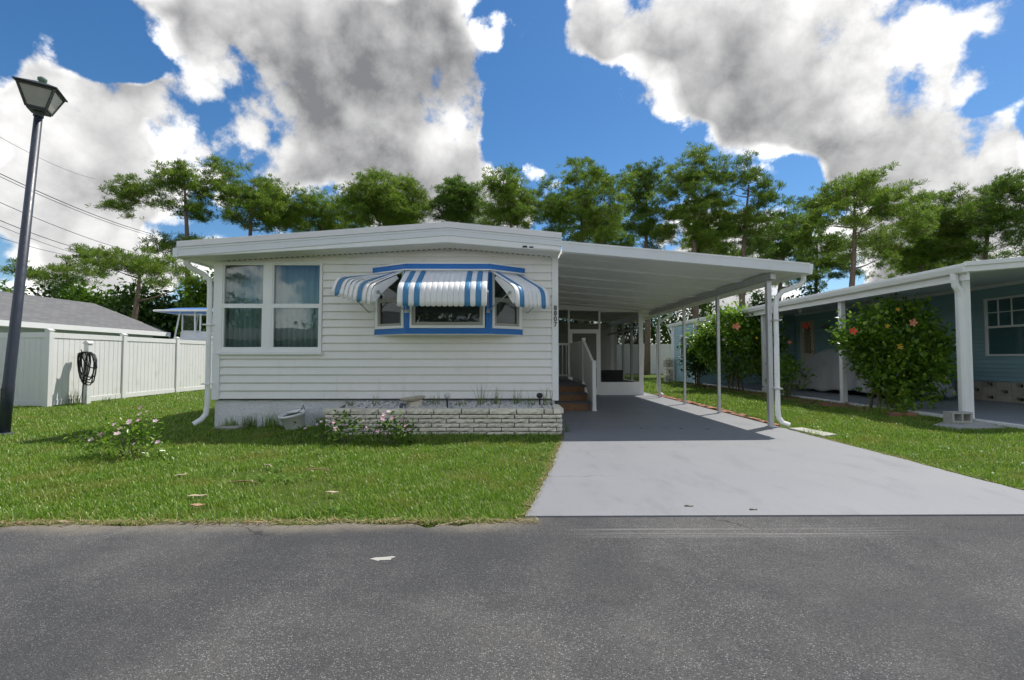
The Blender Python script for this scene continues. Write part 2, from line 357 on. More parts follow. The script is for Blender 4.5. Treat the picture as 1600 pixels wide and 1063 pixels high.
def shingle():
    m = bpy.data.materials.new('grey_shingle'); m.use_nodes = True; t = m.node_tree; t.nodes.clear()
    pos = nd(t, 'ShaderNodeNewGeometry').outputs['Position']
    s = nd(t, 'ShaderNodeSeparateXYZ', {0: pos})
    cv = nd(t, 'ShaderNodeCombineXYZ', {0: s.outputs[1], 1: mth(t, 'MULTIPLY', s.outputs[2], 2.6), 2: 0.0}).outputs[0]
    br = nd(t, 'ShaderNodeTexBrick', {'Vector': cv, 'Color1': (.20, .20, .20, 1), 'Color2': (.12, .12, .125, 1), 'Mortar': (.06, .06, .06, 1), 'Scale': 1.0, 'Mortar Size': .012, 'Brick Width': .33, 'Row Height': .145})
    c = mixc(t, .5, br.outputs[0], mixc(t, noi(t, pos, 9, 6, .7), (.10, .10, .105), (.24, .24, .24)))
    p = nd(t, 'ShaderNodeBsdfPrincipled', {'Base Color': c, 'Roughness': .9, 'Specular IOR Level': .2})
    nd(t, 'ShaderNodeOutputMaterial', {0: p.outputs[0]}); return m
M['asphalt'] = asphalt(); M['drive'] = drivepaint(); M['soil'] = soil(); M['shingle'] = shingle()
M['slump'] = mat('slump_stone', (.80, .74, .60), .9, .14, 11, bump=.9, bscale=45, bdist=.012, rnd=.10, dirt=((.40, .36, .27), .5, 9, .57))
M['mortar'] = mat('dark_mortar', (.10, .095, .085), .95, .2, 12)
M['pebble'] = mat('white_pebble', (.62, .61, .58), .8, .15, 30, dirt=((.25, .23, .20), .5, 20, .52))
M['grass'] = leafmat('grass_blades', [(.076, .170, .010), (.132, .27, .014), (.182, .345, .02), (.26, .385, .04), (.40, .43, .17)], .42, .38, patch=((.29, .31, .06), 1.3, .7, .48), spec=.45)
M['needle'] = leafmat('pine_needles', [(.068, .13, .014), (.118, .21, .02), (.175, .28, .03), (.25, .335, .045)], .50, .5, patch=((.20, .265, .03), .35, .5, .50))
M['needle2'] = leafmat('pine_needles_deep', [(.055, .115, .014), (.095, .18, .02), (.145, .245, .03)], .48, .5, patch=((.18, .23, .026), .35, .5, .50))
M['leaf'] = leafmat('hibiscus_leaves', [(.055, .13, .013), (.115, .245, .02), (.195, .35, .03), (.31, .43, .05)], .48, .32, patch=((.19, .26, .025), 1.1, .5, .55), spec=.6)
M['leafdk'] = leafmat('dark_leaves', [(.028, .065, .012), (.048, .105, .018), (.08, .15, .025)], .25, .4)
M['leafbg'] = leafmat('tree_leaves', [(.06, .13, .012), (.105, .21, .018), (.16, .28, .024)], .38, .5, patch=((.20, .29, .03), .3, .6, .52))
M['weed'] = leafmat('weed_blades', [(.08, .17, .03), (.15, .24, .05), (.30, .30, .12)], .3, .5)
M['dry'] = mat('dry_leaf', (.30, .19, .105), .8, .25, 30, rnd=.3)
M['dryp'] = mat('pale_bark_chip', (.44, .35, .24), .85, .2, 30, rnd=.2)
M['pink'] = leafmat('pink_petals', [(.62, .20, .34), (.72, .40, .50), (.78, .62, .64)], .3, .6)
M['palepink'] = leafmat('pale_pink_petals', [(.74, .52, .56), (.80, .70, .68), (.70, .40, .48)], .3, .6)
M['red'] = leafmat('red_petals', [(.72, .035, .02), (.80, .08, .045), (.76, .14, .09)], .3, .6)
M['coral'] = leafmat('coral_petals', [(.80, .24, .13), (.80, .36, .22)], .3, .6)
M['yellow'] = leafmat('yellow_leaf', [(.72, .46, .03), (.66, .36, .03)], .3, .6)

# ---------------------------------------------------------------- ground, road, driveway
b = B(); b.add([(-600, -600, 0), (600, -600, 0), (600, 900, 0), (-600, 900, 0)], [(0, 1, 2, 3)])
tag(obj('ground', b, M['soil'], origin=(0, 0, 0)), kind='structure')
b = B(); xs = np.arange(-60, 60.01, .12)
ys = 3.84+.035*np.sin(xs*2.1)+.03*np.sin(xs*5.3+1)+.02*RNG.standard_normal(len(xs))
ys = np.where(xs > .1, 3.90, ys-.07)
n = len(xs); vs_ = [(x, -7.5, .022) for x in xs]+[(x, y, .022) for x, y in zip(xs, ys)]
b.add(vs_, [(i, i+1, n+i+1, n+i) for i in range(n-1)])
tag(obj('road', b, M['asphalt'], origin=(0, 0, 0)), kind='structure')
b = B()
left = [(.15, 3.89), (.20, 4.1), (.26, 4.35), (.33, 4.67), (.42, 5.1), (.52, 5.6), (.63, 6.2), (.74, 6.8), (.86, 7.45), (.93, 7.9), (.97, 8.4), (.97, 15.0), (.97, 22)]
DLX0 = [p[0] for p in left]; DLY0 = [p[1] for p in left]
right = [(5.0, 22), (5.0, 12), (4.98, 9), (4.95, 7.5), (4.95, 6.1), (4.92, 5.2), (4.93, 4.6), (5.0, 4.25), (5.15, 3.89)]
yl = np.linspace(3.89, 8.4, 46); dp = [(float(np.interp(y, DLY0, DLX0))+random.uniform(-.014, .014), y) for y in yl]+[(.97, 15.0), (.97, 22)]
dp += [(5.0, 22), (5.0, 12)]+[(float(np.interp(y, [p[1] for p in right[::-1]], [p[0] for p in right[::-1]]))+random.uniform(-.012, .012), y) for y in np.linspace(9, 3.89, 46)]
b.prism(dp, 'z', .0, .034)
tag(obj('driveway', b, M['drive'], origin=(3, 8, 0)), kind='structure')
# a white paint splash on the asphalt
b = B(); b.prism([(-.87, 3.10), (-.84, 3.12), (-.80, 3.125), (-.73, 3.14), (-.71, 3.13), (-.735, 3.105), (-.73, 3.085), (-.80, 3.08), (-.81, 3.07), (-.835, 3.085)], 'z', .0225, .026)
tag(obj('paint_splash', b, M['block']), 'small white paint patch on the dark asphalt road', 'paint mark')

# ---------------------------------------------------------------- grass
DLX = np.array([p[0] for p in left]); DLY = np.array([p[1] for p in left])
def lawn_ok(x, y):
    ok = y > 3.80+.06*np.sin(x*3)+.05*np.sin(x*7.7+2)
    dl = np.interp(y, DLY, DLX)
    l = (x < dl+.01)
    l &= ~((y > 9.0) & (x > -5.48)) & ~((y > 8.16) & (x > -3.08)) & ~((x < -11.95) & (y > 12.6))
    r = (x > np.where(y > 8.4, 5.34, 4.99)) & (x < 9.2) & ~((y > 22.8) & (x > 8.8)) & ~((x > 8) & (x < 8.9) & (y > 8.55) & (y < 9.0))
    return ok & (l | r)
def blades(n, x0, x1, y0, y1, hmin, hmax, wid, thin=True):
    x = RNG.uniform(x0, x1, n); y = RNG.uniform(y0, y1, n)
    k = lawn_ok(x, y) & (np.abs(x-.0) < y*1.12+2.0)
    # worn and sandy spots carry fewer blades
    pat = np.sin(x*1.7+1.3*np.sin(y*1.1))+np.sin(y*2.3+x*.7+2*np.sin(x*.5))
    k &= RNG.random(n) < np.where(pat > 1.45, .30, 1)*np.where(np.sin(x*5.1+2*np.sin(y*3.3))+np.sin(y*6.3+x*2.2) > 1.55, .35, 1)
    x, y = x[k], y[k]; n = len(x)
    h = RNG.uniform(hmin, hmax, n)*(1+.22*np.sin(x*3.1+y*2.2)+.2*np.sin(x*8.3-y*6.1+2*np.sin(x*2.7)))*np.where(RNG.random(n) < .03, 1.6, 1); a = RNG.uniform(0, 2*np.pi, n)
    lean = RNG.uniform(.25, 1.15, n); w_ = wid*RNG.uniform(.7, 1.2, n)
    dx, dy = np.cos(a), np.sin(a); px, py = -dy*w_/2, dx*w_/2
    z0 = np.zeros(n)
    m1 = h*.55; l1 = lean*h*.28; l2 = lean*h*.85; z2 = h*np.sqrt(np.clip(1-(lean*.62)**2, .12, 1))
    P0 = np.stack([x+px, y+py, z0], 1); P1 = np.stack([x-px, y-py, z0], 1)
    P2 = np.stack([x+dx*l1-px*.8, y+dy*l1-py*.8, m1], 1); P3 = np.stack([x+dx*l1+px*.8, y+dy*l1+py*.8, m1], 1)
    P4 = np.stack([x+dx*l2, y+dy*l2, z2], 1)
    V = np.stack([P0, P1, P2, P3, P4], 1).reshape(-1, 3)
    i = np.arange(n)*5
    F = np.concatenate([np.stack([i, i+1, i+2], 1), np.stack([i, i+2, i+3], 1), np.stack([i+3, i+2, i+4], 1)])
    return V, F
parts = [blades(85000, -7.5, 1, 3.75, 5.4, .028, .060, .0062), blades(75000, -9.5, 1, 5.4, 7.4, .03, .062, .0072), blades(45000, -12, 1, 7.4, 9.2, .035, .07, .009),
         blades(60000, -13, -5.4, 9.2, 15, .035, .07, .012), blades(26000, -13, -5.4, 15, 26, .04, .08, .022),
         blades(50000, 4.9, 9.3, 3.85, 7.5, .03, .062, .0072), blades(42000, 5.0, 9.3, 7.5, 12, .035, .068, .0095), blades(32000, 5.0, 9.3, 12, 20, .04, .075, .015), blades(16000, 5.0, 11, 20, 37, .05, .09, .03)]
def lawn(name, ps, label):
    off = 0; Vs = []; Fs = []
    for V, F in ps: Vs.append(V); Fs.append(F+off); off += len(V)
    o = npmesh(name, np.concatenate(Vs), np.concatenate(Fs), M['grass'], origin=(0, 0, 0)); tag(o, label, 'grass', kind='stuff')
lawn('grass', parts[:5], 'bright green lawn grass left of the driveway')
lawn('grass', parts[5:], 'bright green lawn grass between the driveway and the blue house')
# straw thatch along the road edge and the drive edge
def straw(n, fx):
    V = []; F = []
    for i in range(n):
        x, y = fx(); a = random.uniform(0, 6.28); L = random.uniform(.03, .10); z = random.uniform(.012, .04)
        d = Vector((math.cos(a), math.sin(a), random.uniform(-.1, .35)))*L; s = Vector((-math.sin(a), math.cos(a), 0))*.0035
        p = Vector((x, y, z)); k = len(V); V += [p-s, p+s, p+d]; F.append((k, k+1, k+2))
    return V, F
def fx1():
    return random.uniform(-5.5, .25), 3.79+random.gauss(0, .028)
def fx2():
    y = random.uniform(3.9, 8.0); return float(np.interp(y, DLY, DLX))-abs(random.gauss(0, .035))+.01, y
def fx3():
    y = random.uniform(3.9, 8.3); return 4.98+abs(random.gauss(0, .03)), y
V = []; F = []
for nn, fx in ((2600, fx1), (1300, fx2), (500, fx3)):
    v, f = straw(nn, fx); k = len(V); V += v; F += [(a+k, b_+k, c+k) for a, b_, c in f]
M['straw'] = leafmat('straw_thatch', [(.30, .24, .11), (.42, .34, .19), (.20, .20, .06), (.24, .15, .07)], .2, .8)
tag(npmesh('thatch', np.array([tuple(v) for v in V]), F, M['straw'], origin=(0, 0, 0)), 'dry straw coloured thatch along the lawn edges', 'thatch', kind='stuff')

# broad leaved lawn weeds scattered through the turf, too many to count
n = 900; wx = RNG.uniform(-9, 9, n); wy = 3.85+RNG.random(n)**1.4*8; k = lawn_ok(wx, wy) & (np.abs(wx) < wy*1.1+1.5) & (np.sin(wx*1.3+wy)+np.sin(wy*2.1-wx*.7) > .2); wx, wy = wx[k], wy[k]
V = []; F = []
for x, y in zip(wx, wy):
    for j in range(random.randint(5, 9)):
        a = random.uniform(0, 6.28); L = random.uniform(.025, .06); p = Vector((x+random.gauss(0, .04), y+random.gauss(0, .04), random.uniform(.015, .05))); d = Vector((math.cos(a), math.sin(a), random.uniform(.1, .6)))*L; s_ = Vector((-math.sin(a), math.cos(a), 0))*L*.33; i = len(V)
        V += [p, p+d*.5+s_, p+d, p+d*.5-s_]; F.append((i, i+1, i+2, i+3))
tag(npmesh('lawn_weeds', np.array([tuple(v) for v in V]), F, M['leafbg'], origin=(0, 0, 0)), 'small broad leaved weeds scattered through the lawn', 'weeds', kind='stuff')
# ---------------------------------------------------------------- the white home
def uz(x): return 3.09+(x+5.8)/4.75*.275 if x < -1.05 else 3.365-(x+1.05)/2.01*.165     # roof underside
def tz(x): return 3.345+(x+5.8)/4.75*.36 if x < -1.05 else 3.705-(x+1.05)/2.01*.19      # roof top
H = thing('mobile_home', 'white sided manufactured home with low roof and blue bay window', 'house', (-2.2, 9.0, 0))
YB = 21.5
b = B(); b.box(-5.44, .90, 9.04, YB, .0, .535); obj('stucco_base', b, M['stucco'], H)
b = B()   # framing behind the siding, with the two window openings left open
for x0, x1, z0, z1 in ((-5.44, .93, .54, 1.43), (-5.44, -5.33, 1.43, 3.06), (-3.49, .93, 1.43, 1.75), (-3.49, -2.45, 1.75, 2.95), (.27, .93, 1.75, 2.95), (-3.49, .93, 2.95, 3.06), (-5.44, .93, 3.06, 3.09)):
    b.box(x0, x1, 9.01, 9.10, z0, z1)
b.prism([(-5.44, 3.09), (.93, 3.09), (.93, uz(.93)+.03), (-1.05, uz(-1.05)+.03), (-5.44, uz(-5.44)+.03)], 'y', 9.01, 9.10)
b.box(.85, .93, 9.10, YB, .54, 3.2); b.box(-5.44, -5.36, 9.10, YB, .54, 3.12); b.box(-5.36, .85, YB-.1, YB, .54, 3.1)
obj('wall', b, M['siding'], H)
b = B(); b.box(-5.36, .85, 12.2, 12.28, .56, 3.08); obj('partition', b, M['room'], H)
b = B(); b.box(-5.36, .85, 9.10, 12.2, .54, .58); obj('floor', b, M['floor'], H)
# lap siding, one board per course and side of each opening
prof = [(-.002, .0), (-.027, .0), (-.030, .004), (-.032, .012), (-.010, .124), (-.002, .1245)]
sb = B(); sb.prism([(y, z) for y, z in prof], 'x', 0, 1); SID = mesh_only('siding_board', sb, M['siding'])
z = .535; k = 0
while z < 3.34:   # each board leaves a dark shadow groove under the next
    segs = []
    if z < 1.36: segs = [(-5.335, .845)]
    elif z+.148 <= 1.74: segs = [(-3.45, .845)]
    elif z < 2.93: segs = [(-3.45, -2.48), (.30, .845)]
    elif z < 3.05: segs = [(-3.45, .845)]
    else:
        xl = -5.33 if z < uz(-5.33) else -5.8+(z-3.09)/.275*4.75; xr = .845 if z < uz(.845) else -1.05+(3.365-z)/.165*2.01
        segs = [(xl, xr)] if xr-xl > .3 else []
    for x0, x1 in segs:
        cuts = [x0]
        if x1-x0 > 3.5: cuts.append(x0+(1.85, 3.2, 2.5, 1.2)[k % 4])
        cuts.append(x1)
        for a, c in zip(cuts, cuts[1:]): inst('siding_board', SID, (a+.001, 9.01, z), H, scale=(c-a-.002, 1, 1))
    z += .148; k += 1
b = B(); b.box(-5.47, -5.335, 8.965, 9.04, .52, 3.10); b.box(-5.47, -5.44, 9.04, 9.12, .52, 3.1); obj('corner_trim', b, M['trim'], H, bev=.004)
b = B(); b.box(.845, .965, 8.965, 9.04, .50, 3.205); b.box(.93, .965, 9.04, 9.14, .5, 3.2); obj('corner_trim', b, M['trim'], H, bev=.004)
b = B(); b.box(-5.44, .93, 8.985, 9.03, .515, .5345); obj('starter_strip_shadow', b, M['black'], H)  # starter strip and pipe, black also for the shadow below the siding
b = B(); b.box(-2.88, -2.865, 8.985, 9.0, 3.02, 3.24); b.box(-2.88, -2.5, 8.985, 9.0, 3.005, 3.018); obj('siding_joint', b, M['trim'], H)
# roof
b = B(); b.prism([(-5.8, uz(-5.8)), (-1.05, uz(-1.05)), (.96, uz(.96)), (.96, tz(.96)), (-1.05, tz(-1.05)), (-5.8, tz(-5.8))], 'y', 8.52, YB+.4)
RF = obj('roof', b, M['trim'], H)
def band(name, m, y0, y1, f0, f1, xl=-5.83, xr=.975):
    b = B(); b.prism([(xl, f0(xl)), (-1.05, f0(-1.05)), (xr, f0(xr)), (xr, f1(xr)), (-1.05, f1(-1.05)), (xl, f1(xl))], 'y', y0, y1)
    return obj(name, b, m, RF, bev=.004)
def fb(x):  # lower edge of the fascia board
    return tz(x)-.262+(x+5.8)/4.75*.03 if x < -1.05 else tz(x)-.232-.0*(x)
band('roof_edge', M['drip'], 8.462, 8.55, lambda x: tz(x)-.092, lambda x: tz(x)+.012)
band('fascia', M['fascia'], 8.478, 8.519, lambda x: fb(x)+.004, lambda x: tz(x)-.093, -5.86)
band('fascia_lip', M['fascia'], 8.470, 8.518, lambda x: tz(x)-.135, lambda x: tz(x)-.118, -5.86)
band('frieze', M['trim'], 8.492, 8.5185, lambda x: uz(x)-.008, lambda x: fb(x)+.003 if fb(x) > uz(x)+.0 else uz(x)-.004, -5.8, .95)
b = B(); b.prism([(-5.8, uz(-5.8)-.014), (-1.05, uz(-1.05)-.014), (.955, uz(.955)-.014), (.955, uz(.955)-.002), (-1.05, uz(-1.05)-.002), (-5.8, uz(-5.8)-.002)], 'y', 8.521, 8.972)
SO = obj('soffit', b, M['soffit'], RF)
b = B()
for i in range(62):
    x = -5.2+i*.098
    b.box(x, x+.03, 8.935, 8.965, uz(x)-.022, uz(x)-.0135)
obj('soffit_vent', b, M['black'], SO)
b = B()
for i in range(20):
    x = -5.55+i*.32; b.prism([(x, uz(x)-.019), (x+.012, uz(x+.012)-.019), (x+.012, uz(x+.012)-.0135), (x, uz(x)-.0135)], 'y', 8.53, 8.93)
obj('soffit_joint', b, M['soffit'], SO)
b = B(); b.box(.28, .36, 8.474, 8.4915, 3.262, 3.29); b.box(.40, .47, 8.474, 8.4915, 3.258, 3.278); obj('rot_hole', b, M['black'], RF)
b = B(); b.prism([(.5, 3.245), (.9, 3.215), (.93, 3.225), (.5, 3.262)], 'y', 8.468, 8.4905); obj('loose_strip', b, M['trim'], RF)
b = B(); b.box(-5.90, -5.81, 8.47, YB, 3.075, 3.235); obj('gutter', b, M['fascia'], RF, bev=.006)
b = B(); b.tube([(-5.83, 8.72, 3.09), (-5.83, 8.73, 3.02), (-5.78, 8.78, 2.94), (-5.62, 8.92, 2.84), (-5.545, 8.96, 2.74), (-5.535, 8.965, 2.6), (-5.535, 8.965, .40), (-5.55, 8.95, .26), (-5.60, 8.91, .17), (-5.70, 8.84, .09)], .054, 8, .8)
obj('downspout', b, M['trim'], H)
b = B(); b.box(-5.62, -5.45, 8.90, 9.035, 1.9, 1.925); b.box(-5.62, -5.45, 8.90, 9.035, .8, .825); obj('downspout_strap', b, M['trim'], H)

# house number 8807 on the corner board, one digit over the other
for i, ch in enumerate('8807'):
    cu = bpy.data.curves.new('digit', 'FONT'); cu.body = ch; cu.size = .125; cu.extrude = .004; cu.align_x = 'CENTER'; cu.offset = .0015
    tmp = bpy.data.objects.new('tmp', cu); COL.objects.link(tmp)
    me = bpy.data.meshes.new_from_object(tmp.evaluated_get(bpy.context.evaluated_depsgraph_get())); bpy.data.objects.remove(tmp)
    me.materials.clear(); me.materials.append(M['black'])
    o = inst('house_number_digit', me, (.908, 8.959, 2.19-i*.103), H); o.rotation_euler = (R(90), 0, 0); o['label'] = 'black house number digit '+ch

# double window at the left
def ring(b, f, u0, u1, z0, z1, wd_, d0, d1, wb=None):
    wb = wb or wd_
    b.box(u0, u0+wd_, d0, d1, z0, z1, f); b.box(u1-wd_, u1, d0, d1, z0, z1, f)
    b.box(u0+wd_, u1-wd_, d0, d1, z1-wd_, z1, f); b.box(u0+wd_, u1-wd_, d0, d1, z0, z0+wb, f)
def facet(P, Q):
    P, Q = Vector((*P, 0)), Vector((*Q, 0)); L = (Q-P).length; e = (Q-P)/L; nrm = Vector((e.y, -e.x, 0))
    return (lambda u, d, z: tuple(P+e*u+nrm*d+Vector((0, 0, z)))), L, math.atan2(e.y, e.x)
f, L, _ = facet((-5.34, 9.0), (-3.46, 9.0))
b = B(); ring(b, f, 0, 1.885, 1.40, 3.09, .035, -.06, .035, .055); b.box(.80, .955, -.06, .03, 1.455, 3.055, f); W1 = obj('window', b, M['trim'], H, bev=.003)
b = B(); b.box(-.03, 1.915, .0, .075, 1.355, 1.398, f); obj('sill', b, M['trim'], W1, bev=.004)
for u0, u1 in ((.035, .80), (.955, 1.85)):
    b = B(); ring(b, f, u0, u1, 2.255, 3.055, .022, -.045, .012, .03); obj('sash', b, M['trim'], W1)
    b = B(); ring(b, f, u0+.001, u1-.001, 1.455, 2.285, .03, -.03, .024, .04); obj('sash', b, M['trim'], W1)
    b = B(); b.box(u0+.002, u1-.002, .0, .030, 2.225, 2.305, f); obj('meeting_rail', b, M['trim'], W1, bev=.003)
    b = B(); b.box(u0+.022, u1-.022, -.025, -.019, 2.285, 3.033, f); obj('pane', b, M['glass'], W1)
    b = B(); b.box(u0+.03, u1-.03, -.012, -.006, 1.495, 2.255, f); obj('pane', b, M['glass'], W1)
for u0, u1 in ((.03, .86), (.93, 1.86)):
    b = B(); n = 46; vs_ = []
    for i in range(n+1):
        u = u0+(u1-u0)*i/n; d = -.20+.025*math.sin(i*1.15+.4*math.sin(i*.5))
        vs_ += [f(u, d, 1.42), f(u, d+.006*math.sin(i), 3.06)]
    b.add(vs_, [(2*i, 2*i+2, 2*i+3, 2*i+1) for i in range(n)]); obj('curtain', b, M['curtain'], W1, smooth=True, solid=.003)

# bay window
PL = [(-2.47, 9.0), (-1.79, 8.58), (-.32, 8.58), (.29, 9.0)]
def plan(o_):   # outline offset outwards
    a = .545*o_; c = .84*o_
    return [(-2.47-o_*.65, 9.0), (-1.79-o_*.25, 8.58-o_), (-.32+o_*.25, 8.58-o_), (.29+o_*.65, 9.0)]
b = B(); b.prism(plan(0.0)[::-1], 'z', 1.715, 1.73); b.prism(plan(0)[::-1], 'z', 2.90, 2.98)
BW = obj('bay_window', b, M['siding'], H)
for i in range(3):
    f, L, ang = facet(PL[i], PL[i+1])
    b = B(); b.box(.0, L, -.05, .006, 1.725, 1.825, f); obj('blue_apron', b, M['blue'], BW)
    b = B(); b.box(-.03, L+.03, -.05, .045, 2.885, 2.975, f); obj('blue_header', b, M['blue'], BW)
    b = B(); b.box(-.04, L+.04, -.05, .060, 2.976, 2.992, f); b.box(-.03, L+.03, -.05, .050, 2.862, 2.883, f); obj('drip_cap', b, M['trim'], BW)
    if i == 1:
        b = B(); ring(b, f, .055, 1.395, 1.827, 2.861, .035, -.05, .03, .05); F1 = obj('frame', b, M['ncream'] if 0 else M['trim'], BW, bev=.003)
        b = B(); ring(b, f, .09, 1.36, 1.877, 2.826, .06, -.05, .008); obj('sash', b, M['frost'], F1)
        b = B(); b.box(.15, 1.30, -.03, -.024, 1.937, 2.766, f); obj('pane', b, M['glass2'], F1)
    else:
        u0, u1 = (.045, L-.06) if i == 0 else (.06, L-.045)
        b = B(); ring(b, f, u0, u1, 1.827, 2.861, .045, -.05, .03, .05); F1 = obj('frame', b, M['trim'], BW, bev=.003)
        b = B(); ring(b, f, u0+.045, u1-.045, 1.877, 2.36, .045, -.04, .015); b.box(u0+.045, u1-.045, -.045, .005, 2.361, 2.39, f); obj('sash', b, M['frost'], F1)
        b = B(); b.box(u0+.09, u1-.09, -.02, -.014, 1.922, 2.315, f); obj('pane', b, M['glass2'], F1)
        b = B(); b.box(u0+.045, u1-.045, -.035, -.029, 2.39, 2.816, f); obj('pane', b, M['glass2'], F1)
    b = B()
    for s in range(38):
        z = 1.86+s*.026; b.box(.06, L-.06, -.115, -.095, z, z+.004, lambda u, d, z, f=f: f(u, d, z+(d+.105)*.8))
    obj('blind', b, M['blind'], BW)
b = B()
for i in (1, 2):
    x, y = PL[i]; s = -1 if i == 1 else 1
    f1, L1, _ = facet(PL[i-1], PL[i]); f2, L2, _ = facet(PL[i], PL[i+1])
    b = B(); p0, p1, p2, p3 = f1(L1-.06, .012, 0), (x-.0, y-.013, 0), f2(.055, .012, 0), f2(.055, -.05, 0); p4 = f1(L1-.06, -.05, 0)
    b.prism([(q[0], q[1]) for q in (p0, p1, p2, p3, p4)], 'z', 1.826, 2.861); obj('blue_mullion', b, M['blue'], BW)
for i in (0, 2):
    f, L, _ = facet(PL[i], PL[i+1]); u = (0, .045) if i == 0 else (L-.045, L)
    b = B(); b.box(*u, -.05, .012, 1.826, 2.861, f); obj('end_stile', b, M['trim'], BW)
b = B(); b.box(-2.5, .32, 8.975, 8.992, 1.69, 1.714); obj('flashing', b, M['trim'], BW)

# ---------------------------------------------------------------- aluminium awnings, strip by strip
PROF = [(.02, 2.845), (.18, 2.755), (.34, 2.665), (.48, 2.585), (.58, 2.525), (.632, 2.475), (.663, 2.41), (.678, 2.33), (.682, 2.24), (.683, 2.165)]
SW = .0925
def strip(m):
    b = B(); na = 8; vs_ = []
    for i, (d, z) in enumerate(PROF):
        for j in range(na+1):
            u = j/na; bow = .011*(4*u*(1-u))**.6
            zz = z-(.030*(4*u*(1-u))**.6 if i == len(PROF)-1 else 0)
            vs_.append((u*(SW-.002), -(d+bow*.8), zz+bow*.5-2.845))
    b.add(vs_, [(i*(na+1)+j, i*(na+1)+j+1, (i+1)*(na+1)+j+1, (i+1)*(na+1)+j) for i in range(len(PROF)-1) for j in range(na)])
    me = mesh_only('slat', b, m, True); return me
SWH, SBL = strip(M['awn_w']), strip(M['awn_b'])
def awning(label, i, u0, n, blues, arms, ds=1.0, lift=0.0):
    f0, L, ang = facet(PL[i], PL[i+1])
    def al(u): return lift*max(0, 1-u/L)          # the outer end of a side awning is propped a little higher
    def f(u, d, z):
        if d < .1: return f0(u, d*ds, z)
        a = al(u); dd, zz = d*ds, z-2.845
        return f0(u, dd*math.cos(a)-zz*math.sin(a)*1.0, 2.845+dd*math.sin(a)+zz*math.cos(a))
    A = thing('window_awning', label, 'awning', f(u0+n*SW/2, .3, 2.15), 'striped awnings over the bay window')
    for k in range(n):
        o = inst('slat', SBL if k in blues else SWH, f0(u0+k*SW, 0, 2.845), A, ang, (1, ds, 1)); o.rotation_euler.x = -al(u0+(k+.5)*SW)
        m = o.modifiers.new('solidify', 'SOLIDIFY'); m.thickness = .0025
    b = B(); b.box(u0-.01, u0+n*SW+.01, .0, .02, 2.83, 2.86, f); obj('hinge_rail', b, M['alu'], A)
    b = B(); b.box(u0+.01, u0+n*SW-.01, .655, .667, 2.19, 2.235, f); obj('front_rail', b, M['awn_w'], A)
    for u in (u0+.004, u0+n*SW-.006):
        b = B(); pts = [PROF[j] for j in range(1, 9)]
        lo = [(.62, 2.20), (.40, 2.45), (.12, 2.70)]
        vs_ = [f(u, d-.012, z-.005) for d, z in pts]+[f(u, d, z) for d, z in lo]
        k = len(vs_); vs_ += [f(u+.002, d-.012, z-.005) for d, z in pts]+[f(u+.002, d, z) for d, z in lo]
        b.add(vs_, [tuple(range(k)), tuple(range(2*k-1, k-1, -1))]+[(j, (j+1) % k, k+(j+1) % k, k+j) for j in range(k)])
        obj('side_wing', b, M['awn_w'], A)
    for u, uu, zz, dd in arms:
        b = B(); p, q = f(u, .56, 2.40), f(uu, dd, zz); b.tube([p, q], .010, 8); obj('arm', b, M['alu'], A)
        b = B(); b.tube([f(u-.012, .56, 2.40), f(u+.012, .56, 2.40)], .028, 10); obj('arm_pivot', b, M['alu'], A)
        b = B(); b.box(uu-.025, uu+.025, dd-.02, dd+.008, zz-.03, zz+.03, f); obj('arm_bracket', b, M['alu'], A)
awning('left blue and white striped metal awning angled over the bay window', 0, -.10, 9, (1, 6), ((-.115, -.10, 2.13, .03), (.745, .79, 2.13, .02)), 1.12, R(15))
awning('middle and widest blue and white striped metal awning on the bay window', 1, -.02, 16, (1, 3, 12, 14), ((-.02, .02, 2.13, .03), (1.47, 1.45, 2.13, .03)))
awning('right blue and white striped metal awning beside the house number', 2, .02, 8, (1, 6), ((.0, -.04, 2.13, .03), (.78, .83, 2.13, .03)), 1.15)
# ---------------------------------------------------------------- carport
def cz(x): return 3.215-(x-1.0)/4.37*.37      # underside of the roof panels
CP = thing('carport', 'white flat carport roof on slim grey posts beside the white home', 'carport', (3.2, 12, .034))
b = B(); b.prism([(1.0, cz(1.0)), (5.37, cz(5.37)), (5.37, cz(5.37)+.075), (1.0, cz(1)+.075)], 'y', 0, 1.214)
b.prism([(1.0, cz(1.0)-.038), (5.37, cz(5.37)-.038), (5.37, cz(5.37)+.001), (1.0, cz(1)+.001)], 'y', 0, .18)
b.prism([(1.0, cz(1.0)-.006), (5.37, cz(5.37)-.006), (5.37, cz(5.37)+.001), (1.0, cz(1)+.001)], 'y', .58, .66)
PAN = mesh_only('roof_panel', b, M['ceil'])
for i in range(11): inst('roof_panel', PAN, (0, 8.53+i*1.22, 0), CP)
b = B(); b.prism([(.985, 3.19), (5.42, 2.805), (5.42, 2.985), (.985, 3.372)], 'y', 8.478, 8.528); FA = obj('fascia', b, M['fascia'], CP, bev=.004)
b = B(); b.prism([(.985, 3.352), (5.42, 2.965), (5.42, 2.992), (.985, 3.379)], 'y', 8.468, 8.4775); obj('fascia_lip', b, M['trim'], FA)
b = B(); b.prism([(5.375, 2.80), (5.50, 2.80), (5.52, 2.96), (5.52, 2.985), (5.375, 2.985)], 'y', 8.53, 21.9); obj('gutter', b, M['trim'], CP, bev=.004)
b = B(); b.box(4.81, 4.89, 8.66, 16.2, 2.735, 2.845); BM = obj('beam', b, M['alu'], CP, bev=.004)
b = B(); b.box(4.895, 4.905, 8.66, 16.2, 2.725, 2.84); obj('beam_flange', b, M['trim'], BM)
